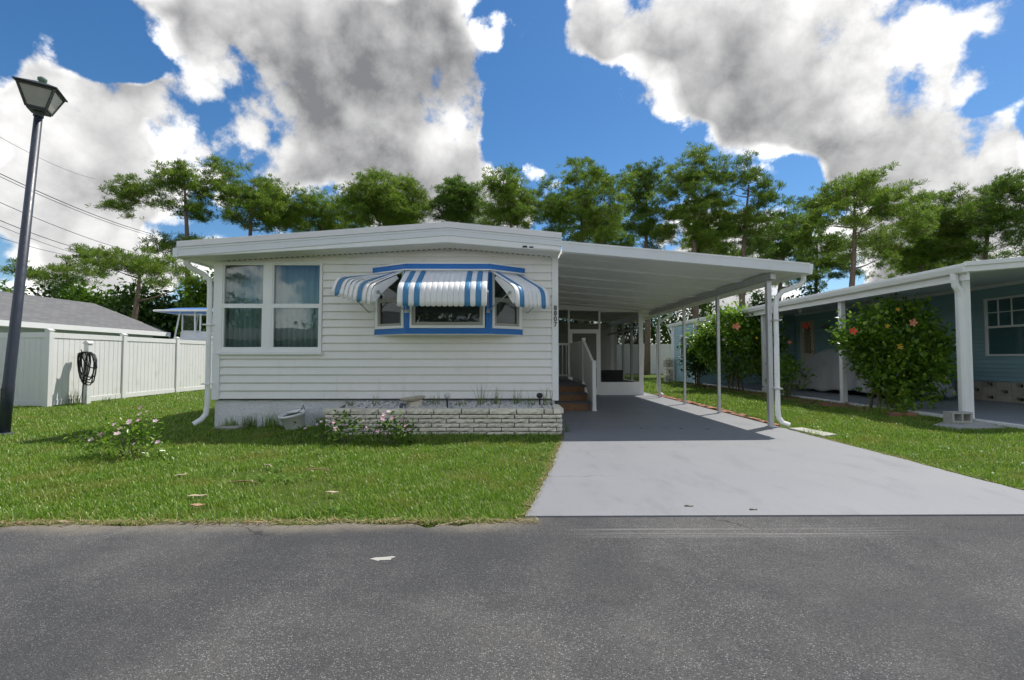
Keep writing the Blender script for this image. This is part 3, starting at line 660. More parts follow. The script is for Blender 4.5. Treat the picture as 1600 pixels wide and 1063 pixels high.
for y, s in ((8.83, .085), (10.97, .062), (13.09, .062), (15.25, .062)):
    b = B(); b.box(4.855-s/2, 4.855+s/2, y-s/2, y+s/2, .036, 2.734); p = obj('post', b, M['alu'], CP, bev=.005)
    b = B(); b.box(4.855-s*.8, 4.855+s*.8, y-s*.8, y+s*.8, .0345, .046); obj('base_plate', b, M['alu'], p)
b = B(); b.tube([(5.44, 8.70, 2.81), (5.44, 8.70, 2.72), (5.38, 8.71, 2.63), (5.08, 8.76, 2.52), (4.985, 8.78, 2.40), (4.965, 8.785, 2.25), (4.965, 8.785, .32), (4.98, 8.78, .2), (5.03, 8.75, .115), (5.13, 8.70, .075)], .047, 8, .85)
DS = obj('downspout', b, M['trim'], CP)
b = B(); b.box(4.88, 5.03, 8.715, 8.85, 1.98, 2.0); b.box(4.88, 5.03, 8.715, 8.85, .72, .745); obj('strap', b, M['alu'], DS)
b = B(); b.tube([(5.44, 15.75, 2.81), (5.44, 15.75, 2.70), (5.2, 15.8, 2.58), (5.02, 15.85, 2.42), (5.0, 15.86, 2.2), (5.0, 15.86, .25), (5.03, 15.84, .14), (5.14, 15.8, .07)], .047, 8, .85); obj('downspout', b, M['trim'], CP)

# ---------------------------------------------------------------- screened porch at the end of the carport
SR = thing('screen_porch', 'screened porch with white frame and kick panel at the carport end', 'porch', (3, 16.2, .034))
Y0 = 16.2; Y1 = 21.6
def fr(b, x0, x1, z0, z1, y0=Y0, d=.06): b.box(x0, x1, y0, y0+d, z0, z1)
b = B(); b.prism([(.97, 2.95), (4.95, 2.83), (4.95, cz(4.95)-.040), (.97, cz(1.0)-.040)], 'y', Y0, Y0+.06); obj('header', b, M['trim'], SR)
for x0, x1 in ((.97, 1.05), (2.07, 2.13), (3.11, 3.17), (4.47, 4.62)):
    b = B(); fr(b, x0, x1, .036, 2.95-(x1-.97)/3.98*.12-.001); obj('upright', b, M['trim'], SR, bev=.004)
b = B(); fr(b, 3.171, 4.469, .036, .44, d=.05); obj('kick_panel', b, M['trim'], SR)
b = B(); b.box(3.171, 4.469, Y0-.012, Y0+.06, .441, .475); obj('chair_rail', b, M['trim'], SR)
b = B(); fr(b, 1.051, 2.069, .036, .44, d=.05); obj('kick_panel', b, M['trim'], SR)
b = B(); b.box(1.051, 2.069, Y0-.012, Y0+.06, .441, .475); obj('chair_rail', b, M['trim'], SR)
b = B(); fr(b, 2.131, 3.109, 2.20, 2.26); obj('transom_bar', b, M['trim'], SR)
for x0, x1, z0, z1 in ((1.051, 2.069, .476, 2.905), (2.131, 3.109, 2.261, 2.88), (3.171, 4.469, .476, 2.84)):
    b = B(); b.box(x0, x1, Y0+.028, Y0+.031, z0, z1); obj('insect_screen', b, M['screen'], SR)
b = B()
for x0, x1, z0, z1 in ((2.135, 2.21, .05, 2.195), (3.03, 3.105, .05, 2.195), (2.211, 3.029, 2.12, 2.195), (2.211, 3.029, .05, .30), (2.211, 3.029, .98, 1.05)):
    b.box(x0, x1, Y0-.008, Y0+.03, z0, z1)
DR = obj('screen_door', b, M['trim'], SR, bev=.003)
for z0, z1 in ((.301, .979), (1.051, 2.119)):
    b = B(); b.box(2.211, 3.029, Y0+.01, Y0+.013, z0, z1); obj('door_screen', b, M['screen'], DR)
b = B(); b.box(2.99, 3.01, Y0-.05, Y0-.009, 1.0, 1.12); obj('handle', b, M['alu'], DR)
# open side towards the neighbour
b = B(); b.box(4.53, 4.59, Y0+.07, Y1, 2.66, 2.82); obj('side_header', b, M['alu'], SR)
b = B(); b.box(4.54, 4.58, Y0+.07, Y1, .036, .46); obj('side_kick_panel', b, M['trim'], SR)
b = B(); b.box(4.53, 4.59, Y0+.07, Y1, 2.30, 2.36); obj('side_rail', b, M['alu'], SR)
for y in (17.45, 18.75, 20.0, 21.2):
    b = B(); b.box(4.52, 4.60, y, y+.09, .461, 2.82); obj('side_upright', b, M['alu'], SR)
# house wall at the back of the porch with a glazed door
b = B(); b.box(.97, 4.95, Y1, Y1+.1, .03, 2.84); obj('back_wall', b, M['siding'], SR)
for k in range(18):
    o = inst('siding_board', SID, (1.0, Y1+.0, .06+k*.148), SR, scale=(3.5, 1, 1))
b = B(); b.box(2.78, 3.72, Y1-.05, Y1-.022, .05, 2.2); BD = obj('back_door', b, M['trim'], SR, bev=.004)
b = B(); b.box(3.0, 3.5, Y1-.058, Y1-.051, .95, 2.0); obj('door_glass', b, M['black'], BD)
b = B(); b.box(1.0, 4.5, Y0+.1, Y1, .0345, .04); obj('porch_floor', b, M['tread'], SR)

# furniture on the porch
def wicker(name, label, cat, x0, x1, y0, y1, zs, zb):
    A = thing(name, label, cat, ((x0+x1)/2, (y0+y1)/2, .04))
    b = B(); b.box(x0, x1, y0, y1, .12, zs); obj('seat', b, M['black'], A, bev=.02)
    b = B(); b.box(x0, x1, y0-.09, y0-.002, .12, zb, lambda x, y, z: (x, y-(z-.12)*.12, z)); obj('backrest', b, M['black'], A, bev=.03)
    for x in (x0+.03, x1-.03):
        for y in (y0+.03, y1-.03):
            b = B(); b.tube([(x, y, .04), (x, y, .13)], .022, 8); obj('leg', b, M['black'], A)
    return A
wicker('patio_loveseat', 'black wicker loveseat behind the porch screen', 'loveseat', 3.36, 4.15, 17.25, 17.9, .42, .86)
A = thing('patio_chair', 'pale curved arm chair beside the black loveseat on the porch', 'chair', (3.3, 18.3, .04))
for x in (3.12, 3.5):
    b = B(); b.tube([(x, 18.0, .04), (x-.02, 18.0, .45), (x, 18.05, .66), (x+.02, 18.25, .76), (x, 18.5, .7), (x, 18.6, .4), (x, 18.62, .04)], .022, 8); obj('arm', b, M['trim'], A, smooth=True)
b = B(); b.box(3.14, 3.48, 18.05, 18.55, .38, .44); obj('seat', b, M['trim'], A, bev=.02)
b = B(); b.box(3.14, 3.48, 18.54, 18.6, .46, 1.05); obj('backrest', b, M['trim'], A, bev=.02)

# ---------------------------------------------------------------- wooden steps with white railing
ST = thing('porch_steps', 'brown wooden steps with grey treads and white panelled railing', 'steps', (1.6, 12.5, .034))
RISE = .188
for k in range(3):
    y = 11.55+k*.40; z = .036+k*RISE
    b = B(); b.box(1.02, 2.0, y, y+.03, z+.001, z+RISE-.028); obj('riser', b, M['wood'], ST, bev=.004)
    b = B(); b.box(1.01, 2.02, y-.025, y+.43 if k < 2 else 15.55, z+RISE-.026, z+RISE+.006); obj('tread' if k < 2 else 'landing', b, M['tread'], ST, bev=.005)
b = B(); b.prism([(11.59, .036), (12.8, .036), (12.8, .55), (12.38, .55), (12.38, .38), (11.98, .38), (11.98, .19), (11.59, .19)], 'x', 1.96, 1.99); obj('stringer', b, M['wood'], ST)
b = B(); b.box(1.05, 1.98, 15.45, 15.5, .036, .56); obj('skirt', b, M['tread'], ST)
for y in (12.9, 15.45):
    b = B(); b.box(1.95, 2.02, y, y+.08, .036, .573); obj('leg', b, M['trim'], ST)
zl = .61
for (y, z0, z1) in ((11.38, .036, 1.20), (12.9, zl-.04, 1.80), (15.45, zl-.04, 1.80)):
    b = B(); b.box(2.03, 2.115, y, y+.085, z0, z1); p = obj('railing_post', b, M['trim'], ST, bev=.004)
    b = B(); b.box(2.022, 2.123, y-.008, y+.093, z1+.001, z1+.03); obj('post_cap', b, M['trim'], p, bev=.006)
    if y < 12:
        b = B(); b.box(2.02, 2.125, y-.012, y+.097, .036, .06); obj('post_foot', b, M['trim'], p, bev=.004)
b = B(); b.prism([(11.47, .12), (12.895, .70), (12.895, 1.70), (11.47, 1.12)], 'x', 2.06, 2.085); obj('railing_panel', b, M['trim'], ST)
b = B(); b.prism([(11.466, 1.121), (12.897, 1.702), (12.897, 1.765), (11.466, 1.185)], 'x', 2.04, 2.105); obj('handrail', b, M['trim'], ST, bev=.004)
b = B(); b.box(2.06, 2.085, 12.99, 15.445, .68, 1.70); obj('railing_panel', b, M['trim'], ST)
b = B(); b.box(2.04, 2.105, 12.99, 15.447, 1.702, 1.765); obj('handrail', b, M['trim'], ST, bev=.004)
b = B(); b.box(1.0, 2.028, 15.47, 15.51, 1.70, 1.765); obj('handrail', b, M['trim'], ST)
b = B(); b.box(1.0, 2.028, 15.47, 15.51, .70, .755); obj('bottom_rail', b, M['trim'], ST)
b = B(); b.box(0, .035, 0, .025, 0, .943); PK = mesh_only('picket', b, M['trim'])
for k in range(8): inst('picket', PK, (1.03+k*.125, 15.478, .756), ST)
# ---------------------------------------------------------------- planter of long split stones
PLN = thing('stone_planter', 'low planter of long pale split stone blocks along the house wall', 'planter', (-1.05, 8.5, 0))
random.seed(3)
def rough_block(Lx, Ly, Lz, seed, amp=.012):
    rg = random.Random(seed); b = B(); nx = 10
    front = []; vs_ = []
    for i in range(nx+1):
        x = Lx*i/nx
        for (y, z) in ((0, 0), (0, Lz*.5), (0, Lz), (Ly, Lz), (Ly, 0)):
            e = 0 if i in (0, nx) else 1
            j = rg.uniform(-amp, amp*.7) if y == 0 else 0
            ch = .006 if (i in (0, nx) and y == 0) else 0
            vs_.append((x+rg.uniform(-.004, .004), y+j+ch+(.006 if z in (0, Lz) and y == 0 else -.004 if y == 0 else 0), z+(rg.uniform(-.004, .004) if y == 0 else 0)))
    fs = [(i*5+j, (i+1)*5+j, (i+1)*5+(j+1) % 5, i*5+(j+1) % 5) for i in range(nx) for j in range(5)]
    fs += [(4, 3, 2, 1, 0), tuple(nx*5+j for j in range(5))]
    return b.add(vs_, fs)
BL = .465; BHt = .0725
BM_ = [mesh_only('stone_block', rough_block(BL-.014, .09, BHt-.015, s), M['slump']) for s in range(7)]
CM_ = [mesh_only('coping_stone', rough_block(BL-.014, .19, .082, 40+s, .014), M['slump']) for s in range(5)]
X0, X1, YF = -3.05, .93, 8.13
for r in range(5):
    z = -.012+r*BHt; x = X0-(BL*.62 if r % 2 else BL*.15)
    while x < X1-.02:
        a, c = max(x, X0), min(x+BL, X1)
        if c-a > .05: inst('stone_block', random.choice(BM_), (a, YF+random.uniform(-.004, .004), z), PLN, scale=((c-a-.006)/(BL-.006), 1, 1))
        x += BL
    for ye in range(2):
        for xx, rz in ((X1+.004, R(90)), ):
            y0 = YF+.02+ye*.42-(.12 if r % 2 else 0)
            y0 = max(y0, YF+.005); y1 = min(YF+.02+(ye+1)*.42-(.12 if r % 2 else 0), 8.96)
            if y1-y0 > .05: inst('stone_block', random.choice(BM_), (xx, y0, z), PLN, R(90), ((y1-y0-.008)/(BL-.006), 1, 1))
        y0 = YF+.1+ye*.4; inst('stone_block', random.choice(BM_), (X0, y0+.4, z), PLN, R(-90), (.39/BL, 1, 1))
zt = -.012+5*BHt+.001
x = X0-.03
while x < X1-.1:
    c = min(x+BL, X1-.15); inst('coping_stone', random.choice(CM_), (x, YF-.012, zt+random.uniform(-.003, .003)), PLN, scale=((c-x)/(BL+.004), 1, 1)); x += BL
b = B(); b.prism([(X1-.145, YF-.015), (X1-.04, YF-.012), (X1+.035, YF+.07), (X1+.03, 8.95), (X1-.12, 8.95), (X1-.12, YF+.17)], 'z', zt, zt+.085); obj('coping_stone', b, M['slump'], PLN, bev=.01)
b = B(); b.box(X0+.02, X1-.02, YF+.025, YF+.085, 0, zt-.005); b.box(X1-.085, X1-.025, YF+.085, 8.96, 0, zt-.005); b.box(X0+.025, X0+.085, YF+.085, 8.96, 0, zt-.005); obj('mortar_core', b, M['mortar'], PLN)
b = B(); b.prism([(YF+.09, 0), (9.02, 0), (9.02, .455), (YF+.09, .385)], 'x', X0+.09, X1-.09); obj('soil_fill', b, M['mortar'], PLN)
# pebbles: small irregular stones heaped in the bed
ico = [(0, 0, 1), (.89, 0, .45), (.28, .85, .45), (-.72, .53, .45), (-.72, -.53, .45), (.28, -.85, .45), (.72, .53, -.3), (-.28, .85, -.3), (-.89, 0, -.3), (-.28, -.85, -.3), (.72, -.53, -.3)]
icf = [(0,1,2),(0,2,3),(0,3,4),(0,4,5),(0,5,1),(1,6,2),(2,7,3),(3,8,4),(4,9,5),(5,10,1),(2,6,7),(3,7,8),(4,8,9),(5,9,10),(1,10,6)]
ico = np.array(ico); n = 2100
ctr = np.stack([RNG.uniform(X0+.2, X1-.15, n), RNG.uniform(YF+.19, 8.96, n), np.full(n, .395)], 1); ctr[:, 2] += (ctr[:, 1]-8.3)*.09+RNG.random(n)**3*.035
sc = RNG.uniform(.013, .034, (n, 1, 1))*RNG.uniform(.6, 1.25, (n, 1, 3))
V = (ico[None]*sc*RNG.uniform(.8, 1.2, (n, 11, 1))+ctr[:, None]).reshape(-1, 3); F = (np.array(icf)[None]+(np.arange(n)*11)[:, None, None]).reshape(-1, 3)
tag(npmesh('pebbles', V, F, M['pebble'], PLN), kind='stuff')

def blade_clump(x, y, z, n, h, spread, wid, m, name, label, cat, group=None, droop=.5, seed=0):
    rg = np.random.default_rng(seed); V = []; F = []
    for i in range(n):
        a = rg.uniform(0, 6.28); L = h*rg.uniform(.45, 1.1); ln = rg.uniform(.1, .75)*droop*1.3
        p = np.array([x+np.clip(rg.normal(0, .3), -.42, .42)*spread, y+np.clip(rg.normal(0, .25), -.35, .35)*spread, z]); d = np.array([math.cos(a), math.sin(a), 0]); s = np.array([-d[1], d[0], 0])*wid
        k = len(V); S = 4
        for j in range(S+1):
            u = j/S; c = p+d*L*ln*u*u+np.array([0, 0, L*(u-.35*ln*u*u)]); V += [c-s*(1-u*.92), c+s*(1-u*.92)]
        F += [(k+2*j, k+2*j+1, k+2*j+3, k+2*j+2) for j in range(S)]
    return tag(npmesh(name, np.array(V), F, m, origin=(x, y, z)), label, cat, group)
WEEDS = [(-2.80, 8.62, 26, .20, 'leftmost grassy weed tuft growing in the stone planter'), (-2.35, 8.72, 14, .26, 'weed with upright stalks left of the tan bowl in the planter'), (-1.62, 8.76, 16, .34, 'weed growing up behind the tan bowl in the planter'), (-1.30, 8.72, 14, .30, 'weed just right of the tan bowl in the planter'),
         (-.82, 8.66, 26, .18, 'short weed tuft right of the middle path light'), (-.45, 8.76, 14, .46, 'tall thin weed below the bay window in the planter'), (-.20, 8.72, 22, .36, 'bushy weed in the middle right of the planter'), (.20, 8.74, 20, .36, 'weed with spread stalks left of the right path light'), (.42, 8.7, 16, .30, 'weed beside the right path light'), (.72, 8.66, 16, .44, 'rightmost tall weed at the planter corner')]
for i, (x, y, n, h, lb) in enumerate(WEEDS): blade_clump(x, y, .40, int(n*1.5), h*1.05, .20, .0055, M['weed'], 'weed_clump', lb, 'weed', 'weeds in the planter', seed=i)
blade_clump(1.02, 8.2, .0, 16, .34, .10, .004, M['weed'], 'weed_clump', 'weed leaning onto the driveway at the planter corner', 'weed', seed=31)
# tan bowl on a short pedestal
A = thing('garden_bowl', 'wide tan stone bowl with weeds in the planter', 'bowl', (-1.66, 8.55, .37))
Tm = Matrix.Rotation(R(-6), 3, 'Y')
b = B(); b.lathe([(.0, -.02), (.10, -.015), (.18, .02), (.222, .045), (.228, .065), (.21, .068), (.17, .04), (.0, .02)], (-1.66, 8.55, .535), 24, Tm); obj('dish', b, M['tanblock'], A, smooth=True)
b = B(); b.lathe([(.0, 0), (.13, 0), (.145, .03), (.12, .10), (.135, .18), (.0, .185)], (-1.63, 8.58, .368), 18); obj('pedestal', b, M['slump'], A, smooth=True)
b = B(); b.prism([(-1.90, .40), (-1.80, .38), (-1.75, .49), (-1.85, .51)], 'y', 8.40, 8.412); tag(obj('slate_tile', b, M['tread']), 'small dark diamond tile leaning at the tan bowl', 'tile')
for x, y, lb in ((-1.05, 8.5, 'black path light with a clear globe in the middle of the planter'), (.58, 8.5, 'black path light near the right end of the planter')):
    A = thing('path_light', lb, 'path light', (x, y, .37), 'path lights in the planter')
    b = B(); b.tube([(x, y, .34), (x, y, .58)], .016, 8); obj('stake', b, M['black'], A)
    b = B(); b.lathe([(0, .58), (.03, .585), (.052, .61), (.058, .64), (.045, .668), (.0, .68)], (x, y, 0), 14); obj('globe', b, M['pebble'] if x < 0 else M['black'], A, smooth=True)
# tilted white hanging pot
A = thing('flower_pot', 'tilted white plastic hanging pot with soil against the house base', 'pot', (-3.79, 8.72, 0))
Tp = Matrix.Rotation(R(-9), 3, 'Y') @ Matrix.Rotation(R(9), 3, 'X'); pc = (-3.79, 8.70, .035)
b = B(); b.lathe([(0, 0), (.145, 0), (.16, .02), (.215, .24), (.232, .245), (.236, .285), (.222, .288), (.205, .25), (.19, .24)], pc, 28, Tp); obj('pot', b, M['trim'], A, smooth=True)
b = B(); b.lathe([(.0, .25), (.1, .255), (.203, .243)], pc, 20, Tp); obj('soil', b, M['mortar'], A)
b = B(); q = [Tp @ Vector((.22*math.cos(a), .22*math.sin(a), .28))+Vector(pc) for a in (R(10), R(70), R(-60))]
top = Vector(pc)+Tp @ Vector((.19, .08, .38)); b.tube([q[0], top], .005, 6); b.tube([q[1], top], .005, 6); b.tube([q[2], q[0]+Vector((-.02, 0, .06)), q[0]], .005, 6); obj('hanger', b, M['black'], A)
V, F = straw(260, lambda: (random.gauss(-3.79, .08), random.gauss(8.70, .08))); V = np.array([tuple(v) for v in V]); V[:, 2] += .27
npmesh('moss', V, F, M['weed'], A)
b = B(); b.box(-5.28, -4.82, 8.72, 8.93, .0, .055); tag(obj('stepping_stone', b, M['block'], bev=.01), 'flat pale stone in the grass at the house corner', 'stone')
for i, (x, y, h, lb) in enumerate(((-5.12, 8.95, .26, 'weed at the foot of the house corner downspout'), (-4.75, 8.96, .34, 'tall weed on the white house base under the double window'), (-4.36, 8.96, .38, 'weed on the house base left of the white pot'), (-3.38, 8.92, .40, 'weed between the white pot and the stone planter'))):
    blade_clump(x, y, 0, 95, h*.9, .30, .006, M['weed'] if i % 2 else M['grass'], 'weed_clump', lb, 'weed', 'weeds along the house base', seed=50+i)

# ---------------------------------------------------------------- lawn debris
def chip(x, y, L, W, ang, m, name, label, cat, z=.05):
    L, W = L*.75, W*.6
    b = B(); n = 5; vs_ = []
    for i in range(n+1):
        u = i/n-.5; ww = (W*(.5-abs(u)**2*1.6)+.004)*(.65+.7*abs(math.sin(i*2.3+x*7))); zz = .004*math.sin(i*1.3)
        for s in (-1, 1): vs_ += [(u*L, s*ww, zz+.008), (u*L, s*ww, zz)]
    fs = [(i*4, i*4+4, i*4+6, i*4+2) for i in range(n)]+[(i*4+1, i*4+3, i*4+7, i*4+5) for i in range(n)]+[(i*4, i*4+1, i*4+5, i*4+4) for i in range(n)]+[(i*4+2, i*4+6, i*4+7, i*4+3) for i in range(n)]+[(0, 2, 3, 1), (n*4, n*4+1, n*4+3, n*4+2)]
    b.add([(x+p[0]*math.cos(ang)-p[1]*math.sin(ang), y+p[0]*math.sin(ang)+p[1]*math.cos(ang), z+p[2]) for p in vs_], fs)
    return tag(obj(name, b, m), label, cat, 'fallen debris on the lawn')
chip(-3.47, 5.2, .17, .05, 1.1, M['dryp'], 'bark_chip', 'pale bark chip standing out left of mid lawn', 'bark chip')
chip(-2.80, 4.42, .20, .045, .3, M['dryp'], 'bark_chip', 'long pale bark piece in the front lawn', 'bark chip')
chip(-2.62, 4.14, .15, .07, .15, M['dry'], 'dry_leaf', 'curled brown leaf on the lawn near the road', 'leaf')
chip(-1.62, 4.52, .15, .05, .2, M['dryp'], 'bark_chip', 'pale tan chip on the lawn left of the driveway flare', 'bark chip')
chip(-3.75, 3.80, .13, .045, -.1, M['dry'], 'dry_leaf', 'reddish brown leaf at the road edge far left', 'leaf', .02)
chip(-3.45, 3.82, .20, .035, .05, M['dryp'], 'bark_chip', 'pale bark strip at the road edge far left', 'bark chip', .02)
chip(-1.95, 3.80, .22, .03, .15, M['dry'], 'dry_leaf', 'long brown leaf lying at the road edge below mid lawn', 'leaf', .02)
chip(-.75, 3.79, .20, .03, .05, M['dry'], 'dry_leaf', 'brown strip at the road edge near the driveway', 'leaf', .02)
for x, y, L, W, lb in ((1.55, 4.12, .16, .02, 'thin dark leaf scrap near the left front of the driveway'), (2.05, 4.02, .14, .016, 'thin dark leaf scrap at the front edge of the driveway'), (3.1, 8.55, .15, .03, 'dark leaf scrap in the carport shade nearest the middle post'), (2.4, 8.6, .12, .03, 'dark leaf scrap in the middle of the carport shade'), (3.55, 8.5, .2, .025, 'long dark leaf scrap in the shade by the front post')):
    chip(x, y, L*.6, W*.45, .1*(x-2), M['stem'], 'leaf_scrap', lb, 'leaf', .0345)
for x, y, L, a, lb in ((-2.64, 4.90, .34, -.1, 'thin bent brown twig in the middle of the lawn'), (-2.75, 5.62, .22, -.7, 'pale twig on the lawn below the white pot'), (-2.1, 5.42, .3, -.2, 'thin twig on the lawn below the pink flowers'), (-.42, 3.74, .24, .5, 'pale twig lying onto the asphalt at the lawn edge')):
    b = B(); b.tube([(x-L/2*math.cos(a), y-L/2*math.sin(a), .045), (x, y+.02, .06), (x+L/2*math.cos(a), y+L/2*math.sin(a), .045)] if y > 3.8 else [(x-L/2, y-.04, .02), (x, y+.02, .025), (x+L/2, y+.06, .03)], [.006, .007, .004], 6)
    tag(obj('twig', b, M['dryp'] if 'pale' in lb else M['dry']), lb, 'twig', 'twigs on the lawn')

# ---------------------------------------------------------------- leaning street lamp
LP = thing('street_lamp', 'leaning dark street lamp with four sided lantern at the lawn', 'street lamp', (-8.46, 8.2, 0))
p0, p1 = Vector((-8.46, 8.2, -.05)), Vector((-8.06, 8.2, 5.50)); ax = (p1-p0).normalized()
b = B(); b.tube([p0, p0+ax*.9, p0+ax*.92, p1], [.088, .080, .076, .056], 20); obj('pole', b, M['post_steel'], LP, smooth=True)
b = B(); b.tube([p0+ax*.05, p0+ax*.075, p0+ax*.10], [.15, .15, .10], 20); obj('base_flange', b, M['post_steel'], LP)
b = B(); q0 = p0+ax*.75; b.box(q0.x-.035, q0.x+.035, q0.y-.088, q0.y-.075, q0.z-.09, q0.z+.09); obj('hand_hole_cover', b, M['lantern'], LP, bev=.006)
b = B(); b.tube([p1-ax*.06, p1+ax*.02], .07, 16); obj('collar', b, M['lantern'], LP)
rot = Matrix.Rotation(R(28), 3, 'Z'); tl = ax.to_track_quat('Z', 'Y').to_matrix()
def lp(x, y, z): return tuple(p1+tl @ (rot @ Vector((x, y, z))))
hb, ht, zb_, zt_ = .125, .235, .05, .40
b = B(); b.box(-hb, hb, -hb, hb, .02, zb_, lp); obj('lantern_base', b, M['lantern'], LP)
b = B()
cor = [(-1, -1), (1, -1), (1, 1), (-1, 1)]
for sx, sy in cor: b.bar(lp(sx*hb, sy*hb, zb_), lp(sx*ht, sy*ht, zt_), .032, .032)
for i in range(4):
    (ax_, ay_), (bx_, by_) = cor[i], cor[(i+1) % 4]
    b.bar(lp(ax_*ht, ay_*ht, zt_-.012), lp(bx_*ht, by_*ht, zt_-.012), .03, .03); b.bar(lp(ax_*hb, ay_*hb, zb_+.012), lp(bx_*hb, by_*hb, zb_+.012), .03, .03)
obj('lantern_frame', b, M['lantern'], LP)
for i in range(4):
    (ax_, ay_), (bx_, by_) = cor[i], cor[(i+1) % 4]; e = .985; b = B()
    q = [lp(ax_*hb*e, ay_*hb*e, zb_+.005), lp(bx_*hb*e, by_*hb*e, zb_+.005), lp(bx_*ht*e, by_*ht*e, zt_-.005), lp(ax_*ht*e, ay_*ht*e, zt_-.005)]
    b.add(q, [(0, 1, 2, 3)]); obj('lantern_pane', b, M['frost'], LP, solid=.006)
b = B(); hr = .28
b.add([lp(s*hr, u*hr, zt_+.004) for s, u in cor]+[lp(s*hr, u*hr, zt_+.022) for s, u in cor]+[lp(s*.06, u*.06, zt_+.13) for s, u in cor], [(3, 2, 1, 0), (0, 1, 5, 4), (1, 2, 6, 5), (2, 3, 7, 6), (3, 0, 4, 7), (4, 5, 9, 8), (5, 6, 10, 9), (6, 7, 11, 10), (7, 4, 8, 11), (8, 9, 10, 11)])
obj('lantern_roof', b, M['lantern'], LP)
b = B(); q = [p1+tl @ Vector((0, 0, z)) for z in (zt_+.12, zt_+.15, zt_+.17, zt_+.21, zt_+.235)]; b.tube(q, [.05, .042, .062, .066, .035], 14); obj('finial', b, M['verd'], LP, smooth=True)

# ---------------------------------------------------------------- vinyl privacy fence
def fence_run(label, pts, h, n_pl, gate=False, post_first=True):
    """pts: post positions on the ground; planks, rails and posts are separate parts"""
    A = thing('vinyl_fence', label, 'fence', (*pts[0], 0))
    pb = B(); pb.box(-.065, .065, -.065, .065, 0, h+.03); PM = mesh_only('post', pb, M['vinyl'])
    cb = B(); cb.box(-.075, .075, -.075, .075, 0, .02); cb.prism([(-.075, .02), (.075, .02), (.0, .055)], 'y', -.075, .075); CMh = mesh_only('post_cap', cb, M['vinyl'])
    for i, (x, y) in enumerate(pts):
        if post_first or i > 0:
            p = inst('post', PM, (x, y, 0), A); inst('post_cap', CMh, (x, y, h+.031), p)
    for (xa, ya), (xb_, yb_) in zip(pts, pts[1:]):
        f, L, ang = facet((xa, ya), (xb_, yb_))
        for z0, z1, nm in ((.04, .18, 'bottom_rail'), (h-.15, h-.01, 'top_rail')):
            b = B(); b.box(.066, L-.066, -.032, .032, z0, z1, f); obj(nm, b, M['vinyl'], A, bev=.004)
        w_ = (L-.13)/n_pl; b = B(); b.prism([(0.003, -.011), (.008, -.016), (w_-.008, -.016), (w_-.003, -.011), (w_-.003, .011), (w_-.008, .016), (.008, .016), (.003, .011)], 'z', 0, h-.332)
        PMh = mesh_only('plank', b, M['vinyl'])
        for k in range(n_pl):
            inst('plank', PMh, f(.065+k*w_, 0, .181), A, ang)
    return A
fx_ = -11.98
fence_run('white vinyl privacy fence running back along the left lawn', [(fx_, 12.69), (fx_-.02, 15.15), (fx_-.04, 17.6), (fx_-.05, 20.05), (fx_-.06, 22.5), (fx_-.06, 25)], 1.97, 14)
fence_run('white vinyl fence panel between the street lamp and the fence corner', [(fx_, 12.69), (-14.45, 13.05), (-16.9, 13.4)], 1.97, 14, post_first=False)
# hose post and coiled hose
A = thing('hose_post', 'white post with cap and pale box in front of the fence', 'post', (-11.62, 13.45, 0))
b = B(); b.box(-11.69, -11.56, 13.385, 13.515, 0, 1.68); obj('shaft', b, M['vinyl'], A, bev=.005)
b = B(); b.box(-11.71, -11.54, 13.365, 13.535, 1.681, 1.71); b.prism([(-11.71, 1.71), (-11.54, 1.71), (-11.60, 1.76), (-11.65, 1.76)], 'y', 13.365, 13.535); obj('cap', b, M['vinyl'], A)
b = B(); b.box(-11.86, -11.691, 13.37, 13.45, 1.28, 1.43); obj('timer_box', b, M['tanblock'], A, bev=.02)
b = B(); b.tube([(-11.60, 13.384, 1.46), (-11.60, 13.22, 1.46), (-11.60, 13.20, 1.52)], .012, 8); obj('hook', b, M['black'], A)
b = B(); rg = random.Random(6); pts = []
LOOPS = [(.00, .20, .40), (.07, .13, .46), (.12, .27, .36), (-.02, .10, .34), (.20, .17, .24), (.06, .22, .47), (.02, .08, .42), (.16, .24, .44)]
for k, (ox, rx, rz) in enumerate(LOOPS):
    ph = rg.uniform(-.6, .6); tw = rg.uniform(-.16, .16)
    for j in range(15):
        a = math.pi/2+2*math.pi*j/15; h_ = 1-math.sin(a)
        pts.append((-11.56+ox*h_*.6+rx*math.cos(a)*(1+.18*math.sin(2*a+ph))+tw*h_*.5, 13.30-.012*k+.03*math.sin(2*a+ph), 1.47-rz+rz*math.sin(a)+.02*math.sin(3*a+ph)))
pts += [(-11.50, 13.22, 1.2), (-11.52, 13.24, .9), (-11.56, 13.25, .5), (-11.58, 13.26, .12), (-11.50, 13.2, .03), (-11.38, 13.15, .02)]
b.tube(pts, .016, 6)
tag(obj('garden_hose', b, M['black'], smooth=True), 'black garden hose coiled on the white post by the fence', 'hose')
for i, (x, y, h, lb) in enumerate(((-11.8, 13.25, .5, 'grass clump at the foot of the hose post'), (-11.25, 13.7, .25, 'small weed right of the hose post at the fence'))): blade_clump(x, y, 0, 60, h, .45, .008, M['weed'], 'grass_clump', lb, 'grass clump', seed=80+i)

